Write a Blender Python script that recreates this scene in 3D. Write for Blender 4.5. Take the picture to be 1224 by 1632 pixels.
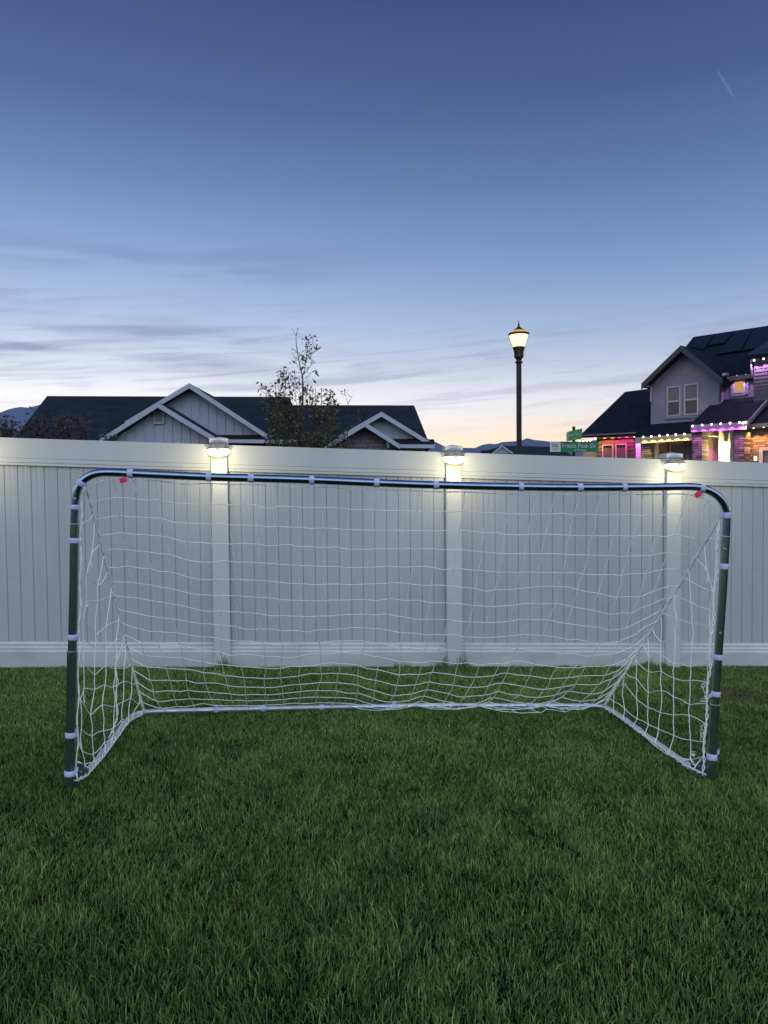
import bpy, bmesh, math, random
import numpy as np
from mathutils import Vector, Matrix
random.seed(7); rng = np.random.default_rng(11)
R = math.radians
scene = bpy.context.scene
for o in list(bpy.data.objects): bpy.data.objects.remove(o)
col = scene.collection

# ------------------------------------------------------------------ camera
CAMZ, PITCH, ROLL, FPX = 1.44, R(1.95), R(-0.55), 1178.0
F = np.array([0, math.cos(PITCH), -math.sin(PITCH)]); U0 = np.array([0, math.sin(PITCH), math.cos(PITCH)]); R0 = np.array([1.0, 0, 0])
RT = math.cos(ROLL)*R0 + math.sin(ROLL)*U0; UP = -math.sin(ROLL)*R0 + math.cos(ROLL)*U0
CP = np.array([0, 0, CAMZ])
cam = bpy.data.objects.new("camera", bpy.data.cameras.new("camera")); col.objects.link(cam)
M = Matrix(((RT[0], UP[0], -F[0], 0), (RT[1], UP[1], -F[1], 0), (RT[2], UP[2], -F[2], CAMZ), (0, 0, 0, 1)))
cam.matrix_world = M
cam.data.sensor_fit = 'VERTICAL'; cam.data.sensor_height = 36; cam.data.lens = FPX/1632*36
cam.data.clip_start = 0.05; cam.data.clip_end = 30000
scene.camera = cam
scene.view_settings.view_transform = 'Standard'; scene.view_settings.look = 'None'
scene.view_settings.exposure = 0; scene.view_settings.gamma = 1
scene.render.engine = 'CYCLES'
try:
    scene.cycles.use_denoising = True; scene.cycles.use_light_tree = True
    scene.cycles.sample_clamp_indirect = 4; scene.cycles.max_bounces = 6; scene.cycles.transparent_max_bounces = 8
except Exception: pass

def lin(c):
    return tuple((v/255/12.92 if v/255 <= 0.04045 else ((v/255+0.055)/1.055)**2.4) for v in c)

# ------------------------------------------------------------------ world: dusk sky
world = bpy.data.worlds.new("World"); scene.world = world; world.use_nodes = True
nt = world.node_tree; N = nt.nodes; L = nt.links; N.clear()
def mth(op, a, b=None, c=None, clamp=False):
    n = N.new('ShaderNodeMath'); n.operation = op; n.use_clamp = clamp
    for i, v in enumerate((a, b, c)):
        if v is None: continue
        if isinstance(v, (int, float)): n.inputs[i].default_value = v
        else: L.new(v, n.inputs[i])
    return n.outputs[0]
def mrange(v, a, b, c=0.0, d=1.0, smooth=True):
    n = N.new('ShaderNodeMapRange'); n.interpolation_type = 'SMOOTHSTEP' if smooth else 'LINEAR'
    L.new(v, n.inputs[0])
    for i, x in zip((1, 2, 3, 4), (a, b, c, d)): n.inputs[i].default_value = x
    return n.outputs[0]
def ramp(v, stops, srgb=True):
    n = N.new('ShaderNodeValToRGB'); cr = n.color_ramp; cr.interpolation = 'LINEAR'
    while len(cr.elements) < len(stops): cr.elements.new(0.5)
    for e, (p, c) in zip(cr.elements, stops): e.position = p
    for e, (p, c) in zip(cr.elements, stops): e.color = (*(lin(c) if srgb else c), 1)
    L.new(v, n.inputs[0]); return n.outputs[0]
def mixc(f, a, b, mode='MIX'):
    n = N.new('ShaderNodeMix'); n.data_type = 'RGBA'; n.blend_type = mode
    if isinstance(f, (int, float)): n.inputs[0].default_value = f
    else: L.new(f, n.inputs[0])
    for i, v in ((6, a), (7, b)):
        if isinstance(v, tuple): n.inputs[i].default_value = (*v, 1)
        else: L.new(v, n.inputs[i])
    return n.outputs[2]
tc = N.new('ShaderNodeTexCoord'); sp = N.new('ShaderNodeSeparateXYZ'); L.new(tc.outputs['Generated'], sp.inputs[0])
dx, dy, dz = sp.outputs
az = mth('ARCTAN2', dx, dy)
zz = mth('MAXIMUM', dz, 0.0)
skyL = ramp(zz, [(0.0, (255, 222, 176)), (0.055, (255, 236, 206)), (0.085, (255, 252, 249)), (0.125, (248, 248, 252)), (0.16, (226, 234, 248)), (0.20, (194, 212, 240)), (0.25, (165, 188, 226)),
                 (0.31, (136, 162, 210)), (0.37, (108, 134, 188)), (0.45, (80, 102, 158)), (0.55, (60, 77, 132)), (0.75, (48, 64, 116)), (1.0, (44, 62, 118))])
skyR = ramp(zz, [(0.0, (255, 206, 142)), (0.045, (250, 218, 170)), (0.075, (240, 218, 196)), (0.11, (226, 224, 230)), (0.15, (198, 208, 228)), (0.20, (164, 186, 220)), (0.25, (138, 164, 207)),
                 (0.31, (112, 140, 188)), (0.37, (92, 118, 168)), (0.45, (69, 91, 143)), (0.55, (55, 72, 118)), (0.75, (46, 62, 112)), (1.0, (44, 62, 118))])
skyF = mixc(mrange(az, -0.45, 0.45), skyL, skyR)
# thin streaky cloud bands, slightly rising to the right
def cloud(sx, sz, tilt, off, lo, hi, detail=5, dist=0.6):
    cmb = N.new('ShaderNodeCombineXYZ')
    L.new(mth('MULTIPLY', az, sx), cmb.inputs[0])
    t = mth('SUBTRACT', zz, mth('MULTIPLY', az, tilt))
    L.new(mth('MULTIPLY', t, sz), cmb.inputs[1]); cmb.inputs[2].default_value = off
    n = N.new('ShaderNodeTexNoise'); n.inputs['Scale'].default_value = 1; n.inputs['Detail'].default_value = detail
    n.inputs['Roughness'].default_value = 0.55; n.inputs['Distortion'].default_value = dist
    L.new(cmb.outputs[0], n.inputs['Vector'])
    return mrange(n.outputs[0], lo, hi)
c1 = cloud(2.6, 44, 0.055, 3.1, 0.50, 0.72)
c2 = cloud(5.5, 85, 0.09, 9.7, 0.50, 0.70)
c3 = cloud(1.9, 15, 0.03, 23.5, 0.44, 0.66, 6, 1.2)
band = mth('MULTIPLY', mrange(zz, 0.03, 0.09), mrange(zz, 0.30, 0.16))
hi = mth('MULTIPLY', mth('MULTIPLY', mrange(zz, 0.12, 0.17), mrange(zz, 0.335, 0.27)), mrange(az, 0.15, -0.15))
cf = mth('ADD', mth('MULTIPLY', mth('MAXIMUM', c1, mth('MULTIPLY', c2, 0.8)), mth('MULTIPLY', band, 0.66)), mth('MULTIPLY', c3, mth('MULTIPLY', hi, 0.60)), clamp=True)
ccol = ramp(zz, [(0.0, (222, 196, 186)), (0.08, (196, 188, 198)), (0.14, (168, 174, 200)), (0.22, (142, 156, 194)), (0.32, (110, 128, 178)), (0.5, (80, 96, 150))])
skyF = mixc(cf, skyF, ccol)
bst = mrange(zz, 0.0, 0.18, 1.62, 1.0); cbst = N.new('ShaderNodeCombineXYZ'); [L.new(bst, cbst.inputs[i]) for i in range(3)]
skyF = mixc(1.0, skyF, cbst.outputs[0], 'MULTIPLY')
# the sky behind the camera (seen only as light and in reflections)
skyB = ramp(zz, [(0.0, (58, 68, 64)), (0.10, (72, 82, 84)), (0.20, (150, 162, 172)), (0.34, (190, 202, 212)), (0.6, (168, 182, 204)), (0.8, (110, 128, 172)), (1.0, (60, 78, 122))])
skyB = mixc(1.0, skyB, (2.95, 3.0, 2.95), 'MULTIPLY')
sky = mixc(mrange(dy, 0.12, -0.22), skyF, skyB)
low = mrange(dz, -0.002, -0.03)
sky = mixc(low, sky, lin((50, 60, 50)))
nsk = N.new('ShaderNodeTexSky'); nsk.sky_type = 'NISHITA'; nsk.sun_disc = False
nsk.sun_elevation = R(-2.5); nsk.sun_rotation = R(-6); nsk.altitude = 1400
sky = mixc(0.05, sky, nsk.outputs[0], 'ADD')
bg = N.new('ShaderNodeBackground'); L.new(sky, bg.inputs[0]); bg.inputs[1].default_value = 1.0
wo = N.new('ShaderNodeOutputWorld'); L.new(bg.outputs[0], wo.inputs[0])

# ------------------------------------------------------------------ picture rays
def ray(x, y): return F + RT*(x-612)/FPX + UP*(816-y)/FPX
def atY(x, y, Y):
    d = ray(x, y); return CP + d/d[1]*Y
GSX, GSY, GA = -0.0356, -0.010, -0.0217          # the yard falls gently to the right
def gz(x, y):
    xx = max(-9, min(10, x)); yy = max(-4, min(9, y))
    return GA + GSX*xx + GSY*yy
def ground_at(px_, py_, lift=0.0):
    n = np.array([-GSX, -GSY, 1.0]); d = ray(px_, py_)
    return CP + d*((GA+lift - n@CP)/(n@d))

# ------------------------------------------------------------------ mesh helpers
class MB:
    def __init__(s): s.v = []; s.f = []; s.sm = False
    def add(s, vs, fs):
        b = len(s.v); s.v += [tuple(map(float, p)) for p in vs]; s.f += [tuple(i+b for i in q) for q in fs]; return s
    def box(s, lo, hi, fr=None):
        x0, y0, z0 = lo; x1, y1, z1 = hi
        vs = [(x0, y0, z0), (x1, y0, z0), (x1, y1, z0), (x0, y1, z0), (x0, y0, z1), (x1, y0, z1), (x1, y1, z1), (x0, y1, z1)]
        if fr: vs = [fr(*p) for p in vs]
        return s.add(vs, [(0, 3, 2, 1), (4, 5, 6, 7), (0, 1, 5, 4), (1, 2, 6, 5), (2, 3, 7, 6), (3, 0, 4, 7)])
    def ext(s, pts, vec):
        n = len(pts); vec = np.array(vec, float); P = [np.array(p, float) for p in pts]
        s.add(P + [p+vec for p in P], [tuple(range(n))[::-1], tuple(range(n, 2*n))] + [(i, (i+1) % n, n+(i+1) % n, n+i) for i in range(n)])
        return s
    def tube(s, pts, r, n=8, caps=True):
        P = [np.array(p, float) for p in pts]; m = len(P)
        rr = r if hasattr(r, '__len__') else [r]*m
        T = []
        for i in range(m):
            t = P[min(i+1, m-1)]-P[max(i-1, 0)]; T.append(t/(np.linalg.norm(t)+1e-12))
        a = np.array([0, 0, 1.0]) if abs(T[0][2]) < .9 else np.array([1.0, 0, 0])
        nn = np.cross(T[0], a); nn /= np.linalg.norm(nn)
        vs = []
        for i in range(m):
            nn = nn - T[i]*(nn@T[i]); nn /= (np.linalg.norm(nn)+1e-12); b = np.cross(T[i], nn)
            for k in range(n):
                t = 2*math.pi*k/n; vs.append(P[i]+rr[i]*(math.cos(t)*nn+math.sin(t)*b))
        fs = [(i*n+k, i*n+(k+1) % n, (i+1)*n+(k+1) % n, (i+1)*n+k) for i in range(m-1) for k in range(n)]
        if caps: fs += [tuple(range(n))[::-1], tuple(range((m-1)*n, m*n))]
        return s.add(vs, fs)
    def lathe(s, prof, c, n=16, rot=0.0, sy=1.0):
        vs = []
        for r, z in prof:
            for k in range(n):
                t = rot+2*math.pi*k/n; vs.append((c[0]+r*math.cos(t), c[1]+sy*r*math.sin(t), c[2]+z))
        m = len(prof)
        fs = [(i*n+k, i*n+(k+1) % n, (i+1)*n+(k+1) % n, (i+1)*n+k) for i in range(m-1) for k in range(n)]
        fs += [tuple(range(n))[::-1], tuple(range((m-1)*n, m*n))]
        return s.add(vs, fs)
    def build(s, name, mt, parent=None, smooth=False, bevel=0.0, label=None):
        off = np.zeros(3); q = parent
        while q is not None: off += np.array(q.location); q = q.parent
        me = bpy.data.meshes.new(name); me.from_pydata([(p[0]-off[0], p[1]-off[1], p[2]-off[2]) for p in s.v], [], s.f)
        if smooth:
            me.polygons.foreach_set('use_smooth', [True]*len(me.polygons))
        me.materials.append(mt); me.update()
        o = bpy.data.objects.new(name, me); col.objects.link(o)
        if parent: o.parent = parent
        if smooth:
            try: me.set_sharp_from_angle(angle=R(40))
            except Exception: pass
        if bevel > 0:
            md = o.modifiers.new('bevel', 'BEVEL'); md.width = bevel; md.segments = 2; md.limit_method = 'ANGLE'
        if label: o['label'] = label
        return o
def tag(o, label=None, cat=None, group=None, kind=None):
    for k, v in (('label', label), ('category', cat), ('group', group), ('kind', kind)):
        if v: o[k] = v
    return o
def empty(name, loc, label, cat, group=None):
    o = bpy.data.objects.new(name, None); col.objects.link(o); o.location = tuple(float(v) for v in loc); o.empty_display_size = .1
    return tag(o, label, cat, group)
def copy_tree(o, parent=None):
    c = o.copy(); col.objects.link(c); c.parent = parent
    for ch in [q for q in bpy.data.objects if q.parent == o]: copy_tree(ch, c)
    return c

# ------------------------------------------------------------------ materials
def mat(name, c, rough=.6, metal=0.0, var=0.0, vscale=5.0, bump=0.0, bscale=60.0, emit=None, es=0.0, spec=None, c2=None, stretch=None):
    m = bpy.data.materials.new(name); m.use_nodes = True; t = m.node_tree; b = t.nodes['Principled BSDF']
    b.inputs['Base Color'].default_value = (*c, 1); b.inputs['Roughness'].default_value = rough; b.inputs['Metallic'].default_value = metal
    if spec is not None: b.inputs['Specular IOR Level'].default_value = spec
    if emit: b.inputs['Emission Color'].default_value = (*emit, 1); b.inputs['Emission Strength'].default_value = es
    tcn = t.nodes.new('ShaderNodeTexCoord'); vec = tcn.outputs['Object']
    if stretch:
        mp = t.nodes.new('ShaderNodeMapping'); mp.inputs['Scale'].default_value = stretch; t.links.new(vec, mp.inputs[0]); vec = mp.outputs[0]
    if var or c2:
        n = t.nodes.new('ShaderNodeTexNoise'); n.inputs['Scale'].default_value = vscale; n.inputs['Detail'].default_value = 6; n.inputs['Roughness'].default_value = .6
        t.links.new(vec, n.inputs['Vector'])
        cr = t.nodes.new('ShaderNodeValToRGB'); cr.color_ramp.elements[0].position = .33; cr.color_ramp.elements[1].position = .67
        a = c2 if c2 else tuple(v*(1-var) for v in c); bb = c if c2 else tuple(min(1, v*(1+var)) for v in c)
        cr.color_ramp.elements[0].color = (*a, 1); cr.color_ramp.elements[1].color = (*bb, 1)
        t.links.new(n.outputs[0], cr.inputs[0]); t.links.new(cr.outputs[0], b.inputs['Base Color'])
    if bump:
        n2 = t.nodes.new('ShaderNodeTexNoise'); n2.inputs['Scale'].default_value = bscale; n2.inputs['Detail'].default_value = 4
        t.links.new(vec, n2.inputs['Vector'])
        bp = t.nodes.new('ShaderNodeBump'); bp.inputs['Strength'].default_value = bump; bp.inputs['Distance'].default_value = .01
        t.links.new(n2.outputs[0], bp.inputs['Height']); t.links.new(bp.outputs[0], b.inputs['Normal'])
    return m
def emat(name, c, s):
    m = bpy.data.materials.new(name); m.use_nodes = True; t = m.node_tree; t.nodes.clear()
    e = t.nodes.new('ShaderNodeEmission'); e.inputs[0].default_value = (*c, 1); e.inputs[1].default_value = s
    o = t.nodes.new('ShaderNodeOutputMaterial'); t.links.new(e.outputs[0], o.inputs[0]); return m
def brick_mat(name, c1, c2, mortar, w, h, frame=None, rough=.8, bump=.6, msize=.02):
    # courses laid along the wall; 'frame' = (u axis) so that the pattern runs level on a turned wall
    m = bpy.data.materials.new(name); m.use_nodes = True; t = m.node_tree; b = t.nodes['Principled BSDF']; b.inputs['Roughness'].default_value = rough
    g = t.nodes.new('ShaderNodeNewGeometry'); dp = t.nodes.new('ShaderNodeVectorMath'); dp.operation = 'DOT_PRODUCT'
    t.links.new(g.outputs['Position'], dp.inputs[0]); dp.inputs[1].default_value = (frame or (1, 0, 0))
    s_ = t.nodes.new('ShaderNodeSeparateXYZ'); t.links.new(g.outputs['Position'], s_.inputs[0])
    cb = t.nodes.new('ShaderNodeCombineXYZ'); t.links.new(dp.outputs['Value'], cb.inputs[0]); t.links.new(s_.outputs[2], cb.inputs[1])
    br = t.nodes.new('ShaderNodeTexBrick'); t.links.new(cb.outputs[0], br.inputs['Vector'])
    br.inputs['Color1'].default_value = (*c1, 1); br.inputs['Color2'].default_value = (*c2, 1); br.inputs['Mortar'].default_value = (*mortar, 1)
    br.inputs['Scale'].default_value = 1; br.inputs['Mortar Size'].default_value = msize; br.inputs['Brick Width'].default_value = w; br.inputs['Row Height'].default_value = h
    br.inputs['Bias'].default_value = 0; br.squash = .7; br.squash_frequency = 3
    n = t.nodes.new('ShaderNodeTexNoise'); n.inputs['Scale'].default_value = 7; t.links.new(g.outputs['Position'], n.inputs['Vector'])
    mx = t.nodes.new('ShaderNodeMix'); mx.data_type = 'RGBA'; mx.blend_type = 'MULTIPLY'; mx.inputs[0].default_value = .6
    t.links.new(br.outputs[0], mx.inputs[6]); t.links.new(n.outputs[0], mx.inputs[7]); t.links.new(mx.outputs[2], b.inputs['Base Color'])
    bp = t.nodes.new('ShaderNodeBump'); bp.inputs['Strength'].default_value = bump; bp.inputs['Distance'].default_value = .05; bp.invert = True
    t.links.new(br.outputs['Fac'], bp.inputs['Height']); t.links.new(bp.outputs[0], b.inputs['Normal'])
    return m

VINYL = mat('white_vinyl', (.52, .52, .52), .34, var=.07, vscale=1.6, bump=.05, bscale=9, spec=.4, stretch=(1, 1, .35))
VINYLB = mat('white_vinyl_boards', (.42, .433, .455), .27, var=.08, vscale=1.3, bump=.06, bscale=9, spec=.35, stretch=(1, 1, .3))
CAPM = mat('white_cap', (.46, .47, .51), .4, var=.04)
LENS = emat('post_light_lens', (1.0, .86, .52), 8)
HOUS = mat('post_light_taupe', (.30, .26, .20), .45, var=.08, vscale=30)
SOLAR = mat('solar_dark', (.02, .025, .05), .15)
STEEL = mat('galvanised_steel', (.24, .31, .42), .20, 1.0, var=.10, vscale=14, bump=.02, bscale=40)
STEELG = mat('green_grey_steel', (.22, .29, .255), .22, .9, var=.12, vscale=14, bump=.03, bscale=40)
BASEST = mat('base_pipe_steel', (.62, .65, .70), .32, .75, var=.08, vscale=12)
PLATE = mat('bracket_green_grey', (.06, .09, .08), .5, .3, var=.2, vscale=20)
BOLT = mat('bolt_zinc', (.7, .7, .7), .3, .9)
CORD = mat('net_cord', (.95, .955, .90), .8, var=.08, vscale=20)
SEAM = mat('net_seam_cord', (.90, .91, .86), .8, var=.08, vscale=20, bump=.4, bscale=300)
STRAP = mat('strap_fabric', (.50, .51, .74), .85, var=.06, vscale=40)
REDT = mat('red_tag', (.75, .035, .08), .7)
INK = mat('black_ink', (.012, .012, .014), .5)

# ------------------------------------------------------------------ ground, road, hills
xs = sorted(set([-6000, -2500, -900, -300, -100, -40, -20] + list(np.arange(-10, 11.1, .5)) + [20, 40, 100, 300, 900, 2500, 6000]))
ys = sorted(set([-3000, -300, -60, -15] + list(np.arange(-5, 10.1, .5)) + [14, 20, 40, 80, 200, 600, 2000, 6000]))
g = MB(); nx = len(xs)
g.add([(x, y, gz(x, y)) for y in ys for x in xs], [(j*nx+i, j*nx+i+1, (j+1)*nx+i+1, (j+1)*nx+i) for j in range(len(ys)-1) for i in range(nx-1)])
SOIL = mat('turf_soil', (.004, .008, .004), .95, spec=.05, c2=(.010, .010, .005), vscale=9, bump=.5, bscale=50)
tag(g.build('ground', SOIL, smooth=True), kind='structure')
ZS = gz(0, 9)
rd = MB(); rd.box((-200, 15.6, ZS-.42), (200, 24.5, ZS+.035))
ASPH = mat('asphalt', (.05, .05, .053), .9, var=.2, vscale=3, bump=.3, bscale=80)
CONC = mat('concrete', (.32, .31, .29), .85, var=.12, vscale=4)
tag(rd.build('road', ASPH), kind='structure')
sw = MB(); sw.box((-200, 15.2, ZS-.42), (200, 15.59, ZS+.16)); sw.box((-200, 24.51, ZS-.42), (200, 24.9, ZS+.16)); tag(sw.build('kerb', CONC), kind='structure')
sw = MB(); sw.box((-200, 12.2, ZS-.42), (200, 13.7, ZS+.12)); tag(sw.build('pavement', CONC), kind='structure')

HILL = mat('hill_slopes', (.085, .11, .20), 1.0, var=.12, vscale=.002, spec=0)
prof = [(-900, 640), (-500, 652), (-200, 640), (-60, 662), (0, 657.5), (14, 652), (31, 648.5), (46, 649.5), (60, 646), (80, 640), (140, 644), (240, 662), (360, 668), (480, 676), (600, 684), (680, 699), (690, 702.5),
        (700, 707), (712, 713), (722, 715.5), (740, 713.5), (757, 714), (768, 709), (780, 707), (790, 708), (800, 704.5), (822, 703), (832, 701.5), (841, 698), (850, 701), (866, 702.5), (885, 705), (920, 712), (980, 706), (1050, 700), (1224, 690), (1500, 700), (2000, 680)]
pxs = np.arange(-900, 2001, 4.0); pys = np.interp(pxs, [p[0] for p in prof], [p[1] for p in prof])
hl = MB(); rows = []
for k, (dist, fr) in enumerate(((2600, -0.02), (3200, .30), (3700, .62), (4000, 1.0), (4600, .7), (6000, 0))):
    for x, y in zip(pxs, pys):
        d = ray(x, y); top = CP + d/np.hypot(d[0], d[1])*4000
        q = CP + d/np.hypot(d[0], d[1])*dist
        w = 0 if k == 3 else 34*math.sin(x*.031+k*2.1)*math.sin(x*.0117+k)*min(1, fr+.1)
        rows.append((q[0], q[1], ZS-3+(top[2]-ZS)*fr*(1 if k < 4 else 1)+w + (3 if k == 3 else 0)))
n_ = len(pxs)
hl.add(rows, [(j*n_+i, j*n_+i+1, (j+1)*n_+i+1, (j+1)*n_+i) for j in range(5) for i in range(n_-1)])
tag(hl.build('mountains', HILL, smooth=True), kind='structure')

# ------------------------------------------------------------------ lawn: one mesh of blades
def smooth_noise(x, y, s, seed):
    r = np.random.default_rng(seed); g_ = r.random((64, 64)); xx = x*s+100; yy = y*s+100
    i = np.floor(xx).astype(int); j = np.floor(yy).astype(int); fx = xx-i; fy = yy-j; fx = fx*fx*(3-2*fx); fy = fy*fy*(3-2*fy)
    G_ = lambda a, b: g_[a % 64, b % 64]
    return (G_(i, j)*(1-fx)+G_(i+1, j)*fx)*(1-fy)+(G_(i, j+1)*(1-fx)+G_(i+1, j+1)*fx)*fy
FA = atY(0, 1064, 5.847); FB = atY(1224, 1062, 6.6115)
fd = (FB-FA); FLEN = np.linalg.norm(fd[:2]); fdir = fd[:2]/FLEN; fslope = fd[2]/FLEN; fnor = np.array([fdir[1], -fdir[0]])  # towards the camera
NB = 720000
Y_ = .75 + rng.random(NB*3)*6.2
X_ = (rng.random(NB*3)-.5)*2
half = 1.0+Y_*.56
keep = (rng.random(NB*3) < half/5.0) & (rng.random(NB*3) < np.clip(.35+1.5*smooth_noise(X_*half, Y_, 16.0, 8), .25, 1))
Y_, X_, half = Y_[keep], X_[keep], half[keep]
X_ = X_*half+.15*Y_*.1
dist_f = (X_-FA[0])*fnor[0]+(Y_-FA[1])*fnor[1]
ok = dist_f > -.03
X_, Y_, dist_f = X_[ok][:NB], Y_[ok][:NB], dist_f[ok][:NB]; NB = len(X_)
p1 = smooth_noise(X_, Y_, 2.2, 1); p2 = smooth_noise(X_, Y_, 7.0, 2); p3 = smooth_noise(X_, Y_, 21.0, 3); p4 = smooth_noise(X_, Y_, 1.1, 4)
pm = .35*p1+.35*p2+.3*p3
clump = .25+.75*(.5*p2+.5*p3)/.6
Hh = (.018+.026*rng.random(NB))*(.55+.55*clump)*(1+.25*(p1-.5))
tall = rng.random(NB) < .02; Hh[tall] *= 1.5; Hh *= .98-.26*np.clip((Y_-2.6)/2.2, 0, 1)
edge = np.exp(-np.maximum(dist_f, 0)/.03); Hh *= (1+1.0*edge*rng.random(NB))
for px_ in (353, 368, 700, 712, 738, 1052, 1060, 1085, 740, 360, 640):
    sv = (FB-FA)[:2]/np.linalg.norm((FB-FA)[:2]); dd_ = ray(px_, 1064); q = CP+dd_/dd_[1]*6.15; q = np.array([q[0], q[1]]); tt = ((q-FA[:2])@sv); q = FA[:2]+sv*tt+fnor*.07
    wq = np.exp(-(((X_-q[0])**2+(Y_-q[1])**2)/.055**2)); Hh *= (1+2.6*wq*rng.random(NB)**2)
ang = 2*np.pi*(smooth_noise(X_, Y_, 1.6, 5)*1.3+smooth_noise(X_, Y_, 6.5, 6)*.8)+rng.normal(0, 1.7, NB)
lean = (.08+1.0*rng.random(NB)**1.6)*Hh
bdx, bdy = np.cos(ang)*lean, np.sin(ang)*lean
wa = ang+np.pi/2+rng.normal(0, .7, NB); W = (.0007+.0008*rng.random(NB))*(.9+.14*Y_)
wx, wy = np.cos(wa)*W, np.sin(wa)*W
Z0 = GA+GSX*X_+GSY*Y_-.004
P = np.zeros((NB, 5, 3), np.float32)
P[:, 0] = np.stack([X_-wx, Y_-wy, Z0], 1); P[:, 1] = np.stack([X_+wx, Y_+wy, Z0], 1)
mx_, my_, mz_ = X_+bdx*.35, Y_+bdy*.35, Z0+Hh*.62
P[:, 2] = np.stack([mx_+wx*.85, my_+wy*.85, mz_], 1); P[:, 3] = np.stack([mx_-wx*.85, my_-wy*.85, mz_], 1)
P[:, 4] = np.stack([X_+bdx, Y_+bdy, Z0+Hh*(1-.12*rng.random(NB))], 1)
me = bpy.data.meshes.new('lawn_grass'); me.vertices.add(NB*5); me.vertices.foreach_set('co', P.ravel())
base = (np.arange(NB)*5)[:, None]
li = np.concatenate([base+[0, 1, 2, 3], base+[3, 2, 4]], 1).ravel().astype(np.int32)
me.loops.add(NB*7); me.loops.foreach_set('vertex_index', li)
me.polygons.add(NB*2)
ls = np.stack([np.arange(NB)*7, np.arange(NB)*7+4], 1).ravel().astype(np.int32)
me.polygons.foreach_set('loop_start', ls)
me.update(calc_edges=True); me.validate()
ca = me.color_attributes.new('tint', 'FLOAT_COLOR', 'POINT')
h = np.clip(.62*rng.random(NB)**1.2+.42*(p4*.4+p2*.35+p3*.25)+.05*(Y_-3.8)/1.5, 0, 1)  # last term puts the light's fall-off towards the camera into blade colour
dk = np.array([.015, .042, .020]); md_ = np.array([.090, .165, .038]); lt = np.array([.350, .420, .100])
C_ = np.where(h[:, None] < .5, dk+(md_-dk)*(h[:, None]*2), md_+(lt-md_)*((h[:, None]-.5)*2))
dead = rng.random(NB) < .05
for (qx, qy, rad, st) in ((1178, 1110, .20, .85), (1060, 1108, .12, .5), (700, 1066, .14, .45), (800, 1067, .12, .4), (265, 1192, .06, .6), (1200, 1065, .2, .3), (850, 1175, .1, .25), (600, 1068, .2, .35), (60, 1085, .2, .25)):
    q = ground_at(qx, qy); dd = np.hypot(X_-q[0], (Y_-q[1])*.8); dead |= rng.random(NB) < st*np.exp(-(dd/rad)**2)
C_[dead] = np.array([.13, .11, .055])*(.6+.6*rng.random(dead.sum()))[:, None]
C_ = C_*(.8+.4*rng.random(NB))[:, None]
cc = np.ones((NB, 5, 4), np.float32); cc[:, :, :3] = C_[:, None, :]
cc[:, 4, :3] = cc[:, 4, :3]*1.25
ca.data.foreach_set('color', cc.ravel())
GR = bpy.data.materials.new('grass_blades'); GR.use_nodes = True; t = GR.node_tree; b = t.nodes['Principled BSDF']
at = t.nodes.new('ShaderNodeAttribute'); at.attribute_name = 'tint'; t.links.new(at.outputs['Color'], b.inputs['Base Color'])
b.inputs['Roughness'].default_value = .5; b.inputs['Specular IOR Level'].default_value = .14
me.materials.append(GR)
lawn = bpy.data.objects.new('lawn_grass', me); col.objects.link(lawn)
tag(lawn, 'short mown green lawn with darker tufts and a few dry tan patches', 'grass', kind='stuff')

# ------------------------------------------------------------------ white vinyl fence
def fp(s, n, h):   # along fence, towards camera, height above the fence's own base line
    return (FA[0]+fdir[0]*s+fnor[0]*n, FA[1]+fdir[1]*s+fnor[1]*n, FA[2]+fslope*s+h)
def s_of(px_):
    d = ray(px_, 900); k = d[:2]/d[1]
    # CP + k*t = FA + fdir*s
    A = np.array([[k[0], -fdir[0]], [k[1], -fdir[1]]]); t_, s_ = np.linalg.solve(A, FA[:2]); return s_
sp0, sp1, sp2 = s_of(353), s_of(722), s_of(1068.5)
POSTS = [sp0-3*1.94, sp0-2*1.94, sp0-1.94, sp0, sp1, sp2, sp2+1.95, sp2+2*1.95, sp2+3*1.95]
froot = empty('vinyl_fence', fp(sp0, 0, 0), 'white vinyl privacy fence running across the yard behind the goal', 'fence')
HF = 1.83
for i, s in enumerate(POSTS):
    m = MB(); fr = lambda a, b_, c, s=s: (fp(s+a, b_, c)[0], fp(s+a, b_, c)[1], FA[2]+fslope*s+c)
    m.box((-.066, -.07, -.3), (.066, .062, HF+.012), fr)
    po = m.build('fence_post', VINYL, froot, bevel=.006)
    c = MB(); z0 = HF+.012
    c.box((-.074, -.078, z0), (.074, .070, z0+.038), fr)
    w, w2, dz_ = .074, .052, .022
    vs = [fr(-w, -.078, z0+.038), fr(w, -.078, z0+.038), fr(w, .070, z0+.038), fr(-w, .070, z0+.030), fr(0, -.004, z0+.054)]
    c.add(vs, [(0, 1, 4), (1, 2, 4), (2, 3, 4), (3, 0, 4)])
    c.build('post_cap', CAPM, po, bevel=.003)
def extr(m, prof, s0, s1):   # profile of (n, h) along the fence
    n = len(prof); vs = [fp(s0, a, b_) for a, b_ in prof]+[fp(s1, a, b_) for a, b_ in prof]
    m.add(vs, [tuple(range(n)), tuple(range(n, 2*n))[::-1]]+[(i, n+i, n+(i+1) % n, (i+1) % n) for i in range(n)])
VINYLD = mat('white_vinyl_dirty', (.53, .53, .53), .45, c2=(.40, .405, .40), vscale=2.2, bump=.05, bscale=9, stretch=(1, 1, 3))
SCUFF = mat('scuff_grey', (.22, .24, .28), .8)
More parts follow.
